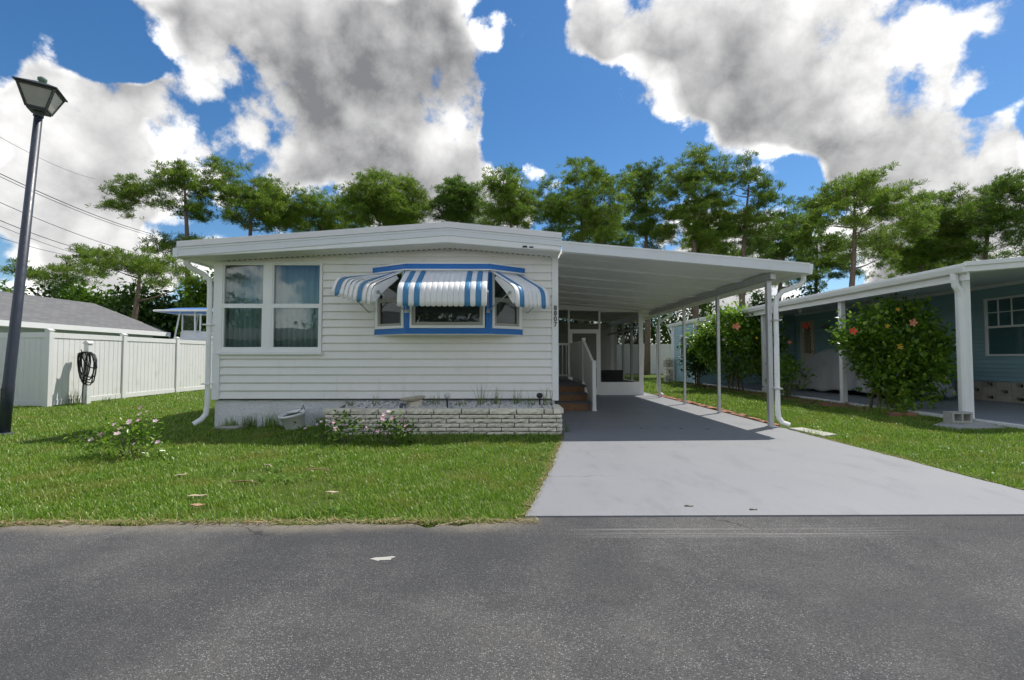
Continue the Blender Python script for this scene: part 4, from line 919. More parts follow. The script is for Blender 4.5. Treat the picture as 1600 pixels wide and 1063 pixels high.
# ---------------------------------------------------------------- neighbour's grey roofed house behind the fence
NH = thing('shingle_house', 'pale grey house with grey shingle roof behind the left fence', 'house', (-18.3, 15, 0))
M['pgrey'] = mat('pale_grey_paint', (.50, .56, .57), .6, .05, 2)
b = B(); b.box(-21.6, -15.45, 4, 21.1, 0, 2.38); b.prism([(-21.6, 2.38), (-15.45, 2.38), (-18.3, 3.55)], 'y', 20.95, 21.1); obj('wall', b, M['pgrey'], NH)
b = B(); b.prism([(-14.95, 2.40), (-18.3, 3.70), (-21.9, 2.40), (-21.9, 2.32), (-18.3, 3.61), (-14.95, 2.32)], 'y', 3.6, 21.4); RFN = obj('roof', b, M['shingle'], NH)
b = B(); b.box(-14.94, -14.90, 3.6, 21.4, 2.24, 2.41); obj('fascia', b, M['trim'], RFN)
b = B(); b.box(-15.44, -14.95, 3.6, 21.4, 2.24, 2.27); obj('soffit', b, M['soffit'], RFN)
b = B(); b.prism([(-14.93, 2.31), (-18.3, 3.60), (-21.9, 2.31), (-21.9, 2.19), (-18.3, 3.48), (-14.93, 2.19)], 'y', 21.401, 21.43); obj('rake_board', b, M['trim'], RFN)

# ---------------------------------------------------------------- boat with T-top beyond the fence
BT = thing('boat', 'white boat with blue topped canopy parked behind the fence', 'boat', (-15.2, 22.5, .5))
b = B(); secs = []
for i in range(11):
    u = i/10; x = -18.6+u*7.2; hw = 1.15*math.sin(min(1, (1-u)*1.9+.05)*math.pi/2)*(.9 if u < .1 else 1); sh = 1.98+.38*u**2; kz = .75+.55*max(0, u-.55)**1.3*2
    secs.append([(x, 22.5-hw, sh), (x, 22.5-hw*.86, kz+.45), (x, 22.5, kz), (x, 22.5+hw*.86, kz+.45), (x, 22.5+hw, sh), (x, 22.5+hw*.9, sh+.06), (x, 22.5-hw*.9, sh+.06)])
b.add([p for s in secs for p in s], [(i*7+j, (i+1)*7+j, (i+1)*7+(j+1) % 7, i*7+(j+1) % 7) for i in range(10) for j in range(7)]+[tuple(range(7)), tuple(70+j for j in range(7))[::-1]])
obj('hull', b, M['trim'], BT)
M['bluecan'] = mat('blue_canvas', (.10, .22, .50), .6, .06, 3)
b = B(); n = 12; vs_ = []
for i in range(n+1):
    u = i/n; x = -15.75+u*2.9
    for j in range(7):
        v = j/6-.5; e = (1-(2*u-1)**4)*(1-(2*v)**4); vs_.append((x, 22.5+v*1.9, 3.42+.16*e-.10*(1-u)*.3))
b.add(vs_, [(i*7+j, (i+1)*7+j, (i+1)*7+j+1, i*7+j+1) for i in range(n) for j in range(6)]); TT = obj('canopy', b, M['bluecan'], BT, smooth=True, solid=.05)
b = B(); b.tube([(-15.77, 21.55, 3.40), (-15.77, 23.45, 3.40), (-12.83, 23.45, 3.40), (-12.83, 21.55, 3.40), (-15.77, 21.55, 3.40)], .045, 8); obj('canopy_rim', b, M['trim'], TT)
b = B()
for y in (21.85, 23.15):
    for xa, xb2 in ((-15.05, -14.8), (-14.1, -14.15), (-13.4, -13.6)): b.tube([(xa, y, 2.05), (xb2, y, 3.42)], .035, 8)
obj('canopy_frame', b, M['trim'], BT)
b = B(); b.box(-14.9, -13.7, 22.0, 23.0, 1.9, 2.5); obj('console', b, M['trim'], BT, bev=.06)
b = B(); b.box(-14.75, -14.0, 21.98, 22.0, 2.52, 3.25); obj('windshield', b, M['glass2'], BT)
b = B(); ring(b, lambda u, d, z: (u, d, z), -14.80, -13.95, 2.48, 3.30, .05, 21.95, 22.03); obj('windshield_frame', b, M['trim'], BT, bev=.01)
b = B()
for y in (21.8, 23.2):
    b.bar((-18.2, y, .62), (-11.9, 22.5+(y-22.5)*.4, .62), .1, .14)
for x in (-17.0, -16.0): b.bar((x, 21.3, .45), (x, 23.7, .45), .09, .09); b.box(x-.06, x+.06, 21.55, 23.45, .6, 1.25)
obj('trailer', b, M['alu'], BT)
for x in (-17.0, -16.0):
    for y in (21.3, 23.7):
        b = B(); b.tube([(x, y-.1, .32), (x, y+.1, .32)], .32, 20); obj('trailer_wheel', b, M['rubber'], BT)

# ---------------------------------------------------------------- overhead wires
def wire(label, a, c, r, sag=.5):
    b = B(); a, c = Vector(a), Vector(c); e = (c-a); p = [a-e*.35+e*1.35*i/16 for i in range(17)]
    for i, q in enumerate(p): q.z -= sag*4*(i/16)*(1-i/16)-sag*.8
    b.tube(p, r, 6); return tag(obj('power_line', b, M['black']), label, 'wire', 'overhead power lines')
wire('highest thin overhead wire behind the lamp post', (-27.59, 26, 13.28), (-37.8, 44, 17.3), .012)
wire('thickest overhead wire, upper strand of its close pair', (-27.51, 26, 11.26), (-31.0, 42, 11.7), .024)
wire('thick overhead wire, lower strand of the close pair', (-27.51, 26, 11.10), (-31.0, 42, 11.52), .018)
wire('overhead wire third in height behind the lamp post', (-27.45, 26, 9.68), (-31.5, 42, 9.85), .018)
wire('overhead wire fourth in height behind the lamp post', (-27.42, 26, 8.7), (-34.0, 42, 9.7), .020)
wire('overhead wire fifth in height, just under the fourth', (-27.40, 26, 8.39), (-34.0, 42, 9.2), .014)
wire('lowest overhead wire behind the lamp post', (-27.38, 26, 7.76), (-35.0, 42, 9.5), .014)
# ---------------------------------------------------------------- blue neighbour house with carport
N = thing('blue_house', 'blue sided house with white gutter, columns and carport on the right', 'house', (13.9, 15, 0))
XW = 13.9
def nz(x): return 2.98+(x-9.0)*.086       # carport ceiling
b = B(); b.box(9.45, 20.0, 8.6, 26.2, .0, .06); b_ = obj('carport_slab', b, M['slabg'], N)
b = B(); b.box(9.33, 9.449, 8.6, 22.9, .0, .075); obj('slab_edge', b, M['nwhite'], N, bev=.01)
b = B(); b.box(XW+.02, XW+.12, 9.2, 24.0, .62, nz(XW)+.1); obj('wall', b, M['teal'], N)
lb = B(); lb.prism([(-.002, 0), (-.025, 0), (-.026, .010), (-.007, .104), (-.002, .105)], 'x', 0, 1); NS = mesh_only('siding_board', lb, M['teal'])
def ncourse(x0, x1, z, win):
    """boards on the wall facing the driveway: run along y at x = XW"""
    segs = [(9.2, 22.9)]
    for (a, c, z0, z1) in win:
        if z+.11 > z0 and z < z1:
            new = []
            for s, e in segs:
                if a > s: new.append((s, min(a, e)))
                if c < e: new.append((max(c, s), e))
            segs = [q for q in new if q[1]-q[0] > .05]
    for s, e in segs: inst('siding_board', NS, (XW+.02, e, z), N, R(-90), (e-s-.004, 1, 1))
WIN = [(12.28, 13.78, 1.32, 3.02), (17.5, 18.75, 1.75, 3.05), (21.45, 22.55, .6, 3.02)]
z = .64
while z < 3.36: ncourse(0, 0, z, WIN); z += .12
# vented block skirting: concrete blocks with openings
blk = B()
for x0, x1, z0, z1 in ((0, .40, 0, .05), (0, .40, .15, .20), (0, .10, .05, .15), (.30, .40, .05, .15)): blk.box(x0, x1, 0, .16, z0, z1)
BK = mesh_only('vent_block', blk, M['tanblock'])
sb_ = B(); sb_.box(0, .40, 0, .16, 0, .20); BS = mesh_only('solid_block', sb_, M['tanblock'])
for r in range(3):
    y = 10.3
    k = 0
    while y < 14.8:
        inst('skirt_block', BK if (k+r) % 2 == 0 else BS, (XW+.06, y+.405, .0605+r*.188), N, R(-90), (1, 1, .92)); y += .41; k += 1
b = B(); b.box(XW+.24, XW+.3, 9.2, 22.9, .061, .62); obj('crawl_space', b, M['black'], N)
b = B(); b.box(XW+.05, XW+.2, 14.9, 22.9, .061, .62); obj('skirt', b, M['teal'], N)
# roof over house and carport, gutter and fascias
b = B(); b.prism([(9.05, nz(9.05)), (16.3, nz(16.3)), (16.3, nz(16.3)+.16), (9.05, nz(9.05)+.12)], 'y', 9.30, 26.6); RN = obj('roof', b, M['ceil'], N)
b = B(); b.prism([(16.301, nz(16.3)), (23, 2.7), (23, 2.85), (16.301, nz(16.3)+.16)], 'y', 9.3, 26.6); obj('far_roof', b, M['ceil'], RN)
b = B(); b.prism([(8.94, 2.98), (9.04, 2.96), (9.04, 3.14), (8.90, 3.14), (8.90, 3.08)], 'y', 9.27, 26.7); obj('gutter', b, M['nwhite'], RN, bev=.006)
b = B(); b.box(9.06, 9.12, 9.31, 26.6, 2.83, nz(9.05)-.002); obj('side_beam', b, M['nwhite'], RN)
b = B(); b.prism([(8.94, 2.975), (16.3, nz(16.3)-.03), (16.3, nz(16.3)+.19), (8.94, 3.15)], 'y', 9.235, 9.298); FN = obj('front_fascia', b, M['nwhite'], RN, bev=.004)
b = B(); b.prism([(8.93, 3.085), (16.3, nz(16.3)+.11), (16.3, nz(16.3)+.21), (8.93, 3.17)], 'y', 9.20, 9.234); obj('fascia_cap', b, M['nwhite'], FN, bev=.004)
b = B(); b.prism([(9.13, nz(9.13)-.012), (XW, nz(XW)-.012), (XW, nz(XW)-.002), (9.13, nz(9.13)-.002)], 'y', 9.3, 22.9); obj('ceiling', b, M['ceil'], RN)
b = B(); b.box(XW-.05, XW-.004, 9.3, 22.9, nz(XW)-.11, nz(XW)-.014); obj('cornice', b, M['nwhite'], RN)
for y, s in ((9.62, .17), (13.14, .13), (17.2, .12)):
    b = B(); b.box(9.20-s/2+.06, 9.20+s/2+.06, y-s/2, y+s/2, .076, 2.86); c = obj('column', b, M['nwhite'], N, bev=.008)
    b = B()
    for dx in (-.03, .03): b.box(9.26+dx-.006, 9.26+dx+.006, y-s/2-.004, y-s/2-.0005, .1, 2.8)
    obj('flute', b, M['nwhite'], c)
b = B(); b.tube([(8.99, 9.50, 2.985), (8.99, 9.50, 2.86), (9.02, 9.51, 2.74), (9.10, 9.52, 2.64), (9.135, 9.53, 2.52), (9.14, 9.53, 2.3), (9.14, 9.53, .10)], .07, 8, .85); obj('downspout', b, M['nwhite'], N)
# windows and door of the blue house
def side_window(y0, y1, z0, z1, grid):
    f, L, _ = facet((XW, y1), (XW, y0))
    b = B(); ring(b, f, 0, L, z0, z1, .06, -.03, .045); Wn = obj('window', b, M['nwhite'], N, bev=.004)
    zm = (z0+z1)/2; b = B(); b.box(.06, L-.06, -.02, .03, zm-.03, zm+.03, f); obj('meeting_rail', b, M['nwhite'], Wn)
    b = B()
    if grid:
        for k in range(1, 4): b.box(L*k/4-.012, L*k/4+.012, -.01, .015, zm+.031, z1-.061, f)
        b.box(.061, L-.061, -.008, .013, (zm+z1)/2-.012, (zm+z1)/2+.012, f); obj('muntins', b, M['nwhite'], Wn)
    for a, c in ((z0+.06, zm-.03), (zm+.03, z1-.06)):
        b = B(); b.box(.06, L-.06, -.014, -.010, a, c, f); obj('pane', b, M['glass2'], Wn)
    b = B(); b.box(.02, L-.02, -.09, -.05, z0+.02, z1-.02, f); obj('shade', b, M['tread'], Wn)
side_window(12.30, 13.76, 1.34, 3.0, True); side_window(17.52, 18.72, 1.77, 3.03, False)
f, L, _ = facet((XW, 22.5), (XW, 21.5))
b = B(); ring(b, f, 0, L, .62, 3.0, .08, -.03, .05); D_ = obj('door', b, M['ncream'], N, bev=.004)
b = B(); b.box(.08, L-.08, -.02, .02, .64, 2.92, f); obj('door_slab', b, M['ncream'], D_)
b = B(); b.box(.26, L-.26, .021, .026, 1.5, 2.75, f); obj('door_glass', b, M['wood'], D_)
b = B()
for k in range(-4, 9):
    for s in (1, -1):
        zc = 1.5+k*.18; u0, z0_, u1, z1_ = .26, zc, L-.26, zc+s*.48
        pts = []
        for uu, zz in ((u0, z0_), (u1, z1_)): pts.append((uu, zz))
        (ua, za), (ub, zb2) = pts
        def clip(u): return za+(zb2-za)*(u-ua)/(ub-ua)
        us = [ua+(ub-ua)*i/40 for i in range(41) if 1.5 <= clip(ua+(ub-ua)*i/40) <= 2.75]
        if len(us) > 2: b.bar(f(us[0], .035, clip(us[0])), f(us[-1], .035, clip(us[-1])), .03, .02)
obj('diamond_lattice', b, M['ncream'], D_)
b = B(); b.tube([f(L-.14, .02, 1.62), f(L-.14, .08, 1.62)], .03, 10); obj('door_knob', b, M['alu'], D_)
b = B(); b.box(XW-.05, XW, 20.55, 20.75, 2.55, 2.75); b.tube([(XW-.05, 20.65, 2.65), (XW-.22, 20.65, 2.6)], [.06, .08], 10); obj('wall_lamp', b, M['frost'], N)
b = B(); b.lathe([(0, 0), (.05, 0), (.075, .05), (.075, .12), (.03, .15), (0, .15)], (10.6, 17.2, nz(10.6)-.20), 12); obj('ceiling_lamp', b, M['pebble'], N)
# utility room at the far end
b = B(); b.box(9.02, 13.9, 22.95, 25.8, .061, nz(9.0)-.02); UR = obj('utility_room', b, M['teal'], N)
for q in ((8.985, 9.018, 22.93, 23.05), (9.0185, 9.13, 22.915, 22.948), (8.985, 9.018, 25.7, 25.82)): b = B(); b.box(*q, .06, 2.95); obj('corner_board', b, M['nwhite'], UR)
for k in range(23):
    z = .09+k*.122
    inst('siding_board', NS, (9.02, 25.7, z), N, R(-90), (2.65, 1, 1)); inst('siding_board', NS, (9.13, 22.95, z), N, 0, (4.7, 1, 1))
f, L, _ = facet((9.0, 24.75), (9.0, 24.0)); b = B(); ring(b, f, 0, L, 1.35, 2.45, .07, -.01, .04); b.box(.07, L-.07, -.01, .03, 1.87, 1.93, f); Wn = obj('small_window', b, M['nwhite'], UR)
b = B(); b.box(.07, L-.07, .0185, .0225, 1.42, 2.38, f); obj('pane', b, M['glass2'], Wn)
b = B(); b.bar((9.0, 25.95, 2.2), (8.95, 26.55, 2.9), .05, .05); b.tube([(8.97, 26.1, 2.95), (8.98, 25.95, 2.75), (8.96, 25.88, 2.6), (8.96, 25.88, .1)], .05, 8); obj('downspout', b, M['nwhite'], N)
# pier of patterned blocks beside the utility room
A = thing('block_pier', 'small pier of tan rubble blocks beside the blue utility room', 'pier', (8.62, 25.6, 0))
random.seed(11)
for r in range(8):
    for k in range(2):
        b = B(); ww = random.uniform(.16, .24); x0 = 8.42+(0 if k == 0 else ww+.015); x1 = x0+ww if k == 0 else 8.82
        if x1-x0 > .05: b.box(x0, x1, 25.4, 25.8, .0+r*.165, r*.165+.15); obj('block', b, M['tanblock'] if random.random() < .6 else M['slump'], A, bev=.02)
b = B(); b.box(8.45, 8.79, 25.43, 25.77, 0, 1.3); obj('mortar_core', b, M['mortar'], A)

# ---------------------------------------------------------------- car under a grey cover
CV = thing('covered_car', 'car hidden under a draped grey cover in the blue house carport', 'car', (12.1, 16.5, .06))
prof = [(0, .72), (.03, .86), (.09, .95), (.20, 1.02), (.30, 1.12), (.40, 1.44), (.48, 1.56), (.60, 1.60), (.72, 1.56), (.80, 1.42), (.88, 1.20), (.95, 1.08), (.985, .95), (1, .75)]
pu = [p[0] for p in prof]; pz = [p[1] for p in prof]
NI, NJ = 70, 56; vs_ = []
for i in range(NI+1):
    u = i/NI; y = 13.95+u*5.0; top = float(np.interp(u, pu, pz)); endf = min(1, min(u, 1-u)*9+.25)
    hw = .92*(.80+.20*math.sin(min(1, min(u, 1-u)*6)*math.pi/2))
    for j in range(NJ+1):
        v = j/NJ*2-1; s = abs(v); sg = 1 if v >= 0 else -1
        if s < .55:
            q = s/.55; x = hw*.78*q; z = top-.06*q**3-(.03*math.sin(u*9+q*4)**2)
        else:
            q = (s-.55)/.45; zb0 = .13+.06*math.sin(u*9+sg)+.025*math.sin(u*31+sg)
            fold = math.sin(u*19+2.6*math.sin(u*7+sg)+q*1.6)*(.015+.11*q)*(.5+.5*math.sin(u*13+2*sg))+math.sin(u*41+q*3+3*math.sin(u*9))*.018*q
            x = hw*.78+(hw*.22+.16*q*q)*q**.55+fold; z = (top-.06)*(1-q**1.25)+zb0*q**1.25
        vs_.append((12.25+sg*x, y+(u-.5)*.16*s**3, z+.06))
b = B(); b.add(vs_, [(i*(NJ+1)+j, i*(NJ+1)+j+1, (i+1)*(NJ+1)+j+1, (i+1)*(NJ+1)+j) for i in range(NI) for j in range(NJ)])
k = len(b.v)   # closing flaps at the two ends
for i, sgn in ((0, -1), (NI, 1)):
    base_i = i*(NJ+1); row = []
    for j in range(NJ+1):
        p = b.v[base_i+j]; row.append((p[0]*.98+12.25*.02, p[1]+sgn*(.12+.06*math.sin(j*.9)), min(.2+.05*math.sin(j*1.3), p[2])))
    n0 = len(b.v); b.v += row
    b.f += [(base_i+j, base_i+j+1, n0+j+1, n0+j) if sgn > 0 else (base_i+j+1, base_i+j, n0+j, n0+j+1) for j in range(NJ)]
obj('cover', b, M['tarp'], CV, smooth=True, solid=.004)
for x in (11.62, 12.88):
    for y in (14.9, 18.0):
        b = B(); b.tube([(x-.1, y, .39), (x+.1, y, .39)], .33, 24); obj('wheel', b, M['rubber'], CV)
b = B(); b.box(11.55, 12.95, 14.3, 18.6, .28, .85); obj('body', b, M['black'], CV, bev=.1)

# ---------------------------------------------------------------- back fence
fence_run('white vinyl privacy fence across the back of the lots', [(-2.0, 37.5), (.5, 37.5), (3.0, 37.5), (5.5, 37.5), (8.0, 37.5), (10.5, 37.5), (13.0, 37.5), (15.5, 37.5)], 2.36, 12)

# ---------------------------------------------------------------- pavers, blocks
pb_ = B(); pb_.box(-.10, .10, -.05, .05, 0, .055); PV = mesh_only('red_paver', pb_, M['brickr'])
A = thing('paver_edging', 'row of worn red brick pavers along the carport lawn edge', 'edging', (5.2, 12.5, 0)); random.seed(4)
y = 9.15; k = 0
while y < 16.6:
    for c in range(2 if y > 10.4 else 1):
        if random.random() > .12: 
            o = inst('paver', PV, (5.115+c*.115+random.uniform(-.012, .012), y+random.uniform(-.015, .015), -.008+random.uniform(-.012, .006)), A, R(90)+random.uniform(-.12, .12))
    y += .215
def slab(name, label, cat, poly, z0, z1, m, bev=.008):
    b = B(); b.prism(poly, 'z', z0, z1); return tag(obj(name, b, m, bev=bev), label, cat)
slab('splash_block', 'pale concrete splash slab below the carport downspout', 'splash block', [(5.02, 8.55), (5.30, 8.62), (5.40, 7.85), (5.08, 7.70)], 0, .05, M['block'])
slab('splash_block', 'flat concrete slab under the hollow block by the blue house column', 'slab', [(8.0, 8.98), (8.15, 8.62), (8.95, 8.55), (9.25, 9.05), (9.3, 9.55), (8.85, 9.6)], 0, .045, M['block'])
A = thing('hollow_block', 'hollow concrete block on the slab beside the white column', 'concrete block', (8.78, 9.3, .046))
b = B()
for x0, x1 in ((8.58, 8.62), (8.765, 8.795), (8.94, 8.98)): b.box(x0, x1, 9.2, 9.4, .046, .245)
b.box(8.62, 8.765, 9.2, 9.4, .046, .08); b.box(8.795, 8.94, 9.2, 9.4, .046, .08); b.box(8.62, 8.765, 9.2, 9.4, .212, .245); b.box(8.795, 8.94, 9.2, 9.4, .212, .245); obj('block_shell', b, M['block'], A)
random.seed(9)
for i, (x, y, s, lb) in enumerate(((8.55, 10.55, 1.3, 'long red edging brick below the right hibiscus bush'), (8.88, 10.5, 1.0, 'red edging brick right of the long one below the hibiscus'), (8.55, 12.4, .9, 'reddish stone left of the right hibiscus bush'), (8.60, 12.9, .8, 'reddish stone near the slim white column'))):
    o = inst('edging_brick', PV, (x, y, .0), None, random.uniform(-.4, .4), (s, 1.2, 1.6)); tag(o, lb, 'brick', 'loose edging bricks')
def mulch(name, label, x0, x1, y0, y1, n, seed):
    rg = np.random.default_rng(seed); V = []; F = []
    for i in range(n):
        c = np.array([rg.uniform(x0, x1), rg.uniform(y0, y1), rg.uniform(.01, .045)]); a = rg.uniform(0, 6.28); d = np.array([math.cos(a), math.sin(a), rg.uniform(-.3, .3)])*rg.uniform(.02, .06); s = np.array([-d[1], d[0], 0])*.4
        k = len(V); V += [c-d-s, c+d-s, c+d+s, c-d+s]; F.append((k, k+1, k+2, k+3))
    tag(npmesh(name, np.array(V), F, M['brickr']), label, 'mulch', kind='stuff')
mulch('mulch', 'red mulch bed under the hibiscus bushes by the blue house', 8.35, 9.32, 10.9, 22.5, 4200, 1)

# ---------------------------------------------------------------- plants
def skeleton(trunks, targets, rg, r_end=.01, bend=.12, k_r=.011):
    """trunks: list of [(pos, r), ...]; returns B with tapered limbs reaching each target from the nearest lower wood"""
    b = B(); nodes = []
    for tr in trunks:
        b.tube([p for p, r in tr], [r for p, r in tr], 8)
        for (p, r), (q, r2) in zip(tr, tr[1:]):
            for s in range(4): nodes.append((np.array(p)+(np.array(q)-np.array(p))*s/4, r+(r2-r)*s/4))
    NP = np.array([n_[0] for n_ in nodes]); NR = np.array([n_[1] for n_ in nodes])
    order = sorted(range(len(targets)), key=lambda i: np.min(np.linalg.norm(NP-targets[i], axis=1)))
    for i in order:
        T_ = targets[i]; dv = NP-T_; dist = np.linalg.norm(dv, axis=1)
        hz = np.linalg.norm(dv[:, :2], axis=1); cost = dist+np.clip(dv[:, 2]+hz*.35, 0, None)*2.2
        j = int(np.argmin(cost)); p = NP[j]; L = dist[j]
        if L < .05: continue
        mid = p+(T_-p)*.5+np.array([0, 0, -L*bend*.6])+rg.normal(0, bend*.35, 3)*L
        r0 = min(NR[j]*.75, r_end+k_r*L); r1 = r_end*.6
        P = [(1-u)**2*p+2*u*(1-u)*mid+u*u*T_ for u in (0, .25, .5, .75, 1)]; rr = [r0+(r1-r0)*u for u in (0, .25, .5, .75, 1)]
        b.tube([tuple(q) for q in P], rr, 5)
        NP = np.vstack([NP, P[1:]]); NR = np.concatenate([NR, rr[1:]])
    return b
def needles(targets, rg, tufts, m_per, spread, L, wid, centre):
    n = len(targets)*tufts; c = np.repeat(targets, tufts, 0)+rg.normal(0, 1, (n, 3))*np.array([spread, spread, spread*.42])
    nn = n*m_per; base = np.repeat(c, m_per, 0)
    out = base-np.array(centre); out /= np.linalg.norm(out, axis=1, keepdims=True)+1e-6
    d = rg.normal(0, 1, (nn, 3)); d /= np.linalg.norm(d, axis=1, keepdims=True); d = d+out*.55+np.array([0, 0, .45]); d /= np.linalg.norm(d, axis=1, keepdims=True)
    s = np.cross(d, rg.normal(0, 1, (nn, 3))); s /= np.linalg.norm(s, axis=1, keepdims=True)+1e-6
    ll = L*rg.uniform(.7, 1.15, (nn, 1)); ww = wid*rg.uniform(.7, 1.3, (nn, 1))
    # all needles of one tuft share its foot, so a tuft keeps one tint
    tip = base+d*ll; V = np.concatenate([c, tip-s*ww, tip+s*ww]); k = np.arange(nn)
    return V, np.stack([k//m_per, n+k, n+nn+k], 1)
def leaves(pos, dirs, rg, L, W):
    n = len(pos); d = dirs/(np.linalg.norm(dirs, axis=1, keepdims=True)+1e-6)
    s = np.cross(d, np.array([0, 0, 1.])+rg.normal(0, .45, (n, 3))); s /= np.linalg.norm(s, axis=1, keepdims=True)+1e-6
    nrm = np.cross(s, d); sz = rg.uniform(.45, 1.35, (n, 1)); ll = L*sz; ww = W*sz*rg.uniform(.8, 1.15, (n, 1))
    V = np.stack([pos, pos+d*ll*.42+s*ww*.5+nrm*ww*.12, pos+d*ll-nrm*ll*.15, pos+d*ll*.42-s*ww*.5+nrm*ww*.12], 1).reshape(-1, 3)
    i = np.arange(n)*4
    return V, np.concatenate([np.stack([i, i+1, i+2], 1), np.stack([i, i+2, i+3], 1)])
def flower(parent, c, r, m, out, name='flower', npet=5, rg=random):
    """five petals round a centre, facing 'out'"""
    q = Vector(out).to_track_quat('Z', 'Y'); V = []; F = []
    for k in range(npet):
        a0 = 2*math.pi*k/npet+rg.uniform(-.15, .15); ring_ = []
        for u, wv in ((0, 0), (.55, -.55), (.95, -.38), (1.08, 0), (.95, .38), (.55, .55)):
            ring_.append(Vector((u*r*math.cos(a0+wv*.95), u*r*math.sin(a0+wv*.95), (.25*r*u*u if abs(wv) < .5 else .10*r))))
        i = len(V); V += [Vector(c)+q @ p for p in ring_]; F.append(tuple(range(i, i+6)))
    b = B(); b.add(V, F); return obj(name, b, m, parent, solid=.002)

def pine(label, tx, ty, cx, cz_, rx, rz, nt, seed, m='needle', ry=None, flat=.35, tufts=15, r=.2, lean=0., base_px=None, group='tall pines behind the homes', lobes=None, spread=.50):
    rg = np.random.default_rng(seed); ry = ry or rx*.85
    A = thing('pine_tree', label, 'tree', (tx, ty, 0), group)
    pts = []
    lob = lobes or [(cx, cz_, rx, rz, 1.0)]
    npad = max(9, int(nt/(2.8 if seed < 118 else 4.5))); pads = []; tries = 0
    while len(pads) < npad and tries < 4000:          # foliage pads, kept apart so the sky shows between them
        tries += 1
        l = lob[rg.choice(len(lob), p=np.array([q[4] for q in lob])/sum(q[4] for q in lob))]
        p = rg.normal(0, 1, 3); p /= np.linalg.norm(p); p = p*rg.random()**.40
        if p[2] < -.5 and rg.random() < .6: continue
        q = np.array([l[0]+p[0]*(l[2]-.45), ty+p[1]*ry, l[1]+p[2]*(l[3]-.30)])
        if pads and min(np.linalg.norm((np.array(pads)-q)*np.array([1, .7, 1.5]), axis=1)) < .52*(rx/2.6)**.5: continue
        pads.append(q)
    for q in pads:
        for k in range(5): pts.append(q+rg.normal(0, 1, 3)*np.array([.42, .42, .27])+np.array([0, 0, -.05]))
    T_ = np.array(pts); topz = cz_+rz*.55
    tr = []
    for i in range(9):
        u = i/8; tr.append(((tx+(cx-tx)*u**1.6+.10*math.sin(u*5+seed), ty+.12*math.sin(u*4+seed*2), -.1+(topz+.1)*u), r*(1-u)**.7+.035))
    sk = skeleton([tr], T_, rg, .026, .14, .015)
    obj('trunk', sk, M['bark'], A, smooth=True)
    V, F = needles(T_, rg, tufts, 17, spread, .27, .0155, (cx, ty, cz_-rz*.6))
    npmesh('crown', V, F, M[m], A)
    return A
PINES = [  # label, trunk x, y, crown centre x, z, half width, half height, clumps, look
 ('sparse pine with a bare limb reaching left above the fence', -19.98, 30, -20.2, 11.0, 2.1, 2.9, 58, 'needle', [(-20.2, 11.6, 2.0, 2.1, 1.0), (-23.4, 11.5, 1.5, .9, .30), (-24.6, 11.0, .9, .5, .10), (-20.6, 8.4, 1.6, 1.0, .28)]),
 ('full pine right beside the sparse leftmost pine', -17.84, 33, -17.4, 12.0, 2.9, 2.6, 80, 'needle', [(-18.9, 13.2, 1.3, 1.6, .4), (-17.0, 11.7, 2.6, 2.1, 1.0)]),
 ('low dense pine left of the domed pine over the roof', -13.99, 36, -14.0, 11.7, 3.0, 1.8, 80, 'needle', None),
 ('round domed pine above the middle of the roof', -8.22, 33, -8.4, 11.7, 2.9, 2.3, 120, 'needle', None),
 ('small narrow pine just left of the airy pine over the roof', -3.36, 34, -3.3, 12.1, 1.6, 2.2, 58, 'needle2', None),
 ('airy thin pine above the roof right end', .33, 31, .1, 11.3, 1.9, 2.3, 52, 'needle', None),
 ('broad full pine above the left half of the carport', 4.84, 32, 5.2, 10.9, 3.2, 3.5, 112, 'needle', None),
 ('narrow pine between the broad and the tallest pine', 10.52, 36, 10.7, 12.6, 1.9, 3.8, 66, 'needle2', None),
 ('tallest pine above the carport', 12.97, 33, 13.2, 11.6, 2.4, 4.3, 100, 'needle', None),
 ('pine with a clear straight trunk right of the tallest pine', 15.73, 32, 16.4, 11.0, 2.1, 3.6, 54, 'needle2', None),
 ('dark short pine behind the carport right end', 21.61, 38, 22.4, 10.4, 2.9, 3.4, 70, 'needle2', None),
 ('umbrella shaped pine with many bare limbs left over the blue house', 21.53, 30, 22.1, 10.0, 3.7, 3.0, 92, 'needle', [(22.1, 11.3, 3.3, 1.5, 1.0), (20.3, 9.6, 1.8, 1.2, .30), (24.4, 9.5, 1.8, 1.2, .35), (22.6, 8.0, 2.4, .9, .15)]),
 ('pine filling the gap between two umbrella pines', 29.71, 34, 29.8, 9.6, 2.8, 3.4, 84, 'needle', None),
 ('dark rounded pine at the right edge over the blue house', 30.89, 31, 32.1, 9.9, 3.9, 3.2, 110, 'needle2', [(32.1, 11.0, 3.7, 1.9, 1.0), (30.2, 8.6, 2.4, 1.4, .45), (34.2, 8.6, 2.4, 1.4, .3)]),
 ('distant pine filling in behind the broad pine over the carport', 8.6, 42, 8.8, 10.6, 2.6, 4.2, 90, 'needle2', None),
 ('distant pine behind the carport right end', 19.0, 43, 19.2, 10.4, 2.8, 4.0, 90, 'needle', None),
 ('distant dark pine behind the umbrella pine', 27.5, 42, 27.4, 9.8, 3.2, 3.6, 90, 'needle2', None),
 ('distant pine behind the right edge of the blue house roof', 38.5, 43, 38.6, 10.4, 3.2, 3.8, 90, 'needle', None),
 ('gnarled low pine behind the grey roofed house', -21.0, 27, -20.6, 6.2, 3.2, 1.1, 56, 'needle', [(-19.2, 6.3, 1.6, .8, .6), (-22.2, 6.4, 1.6, .8, .6), (-18.0, 5.4, .9, .6, .2)]),
 ('small bright pine top behind the lamp post', -30.0, 33, -30.1, 7.0, 2.5, 1.7, 60, 'needle', None),
]
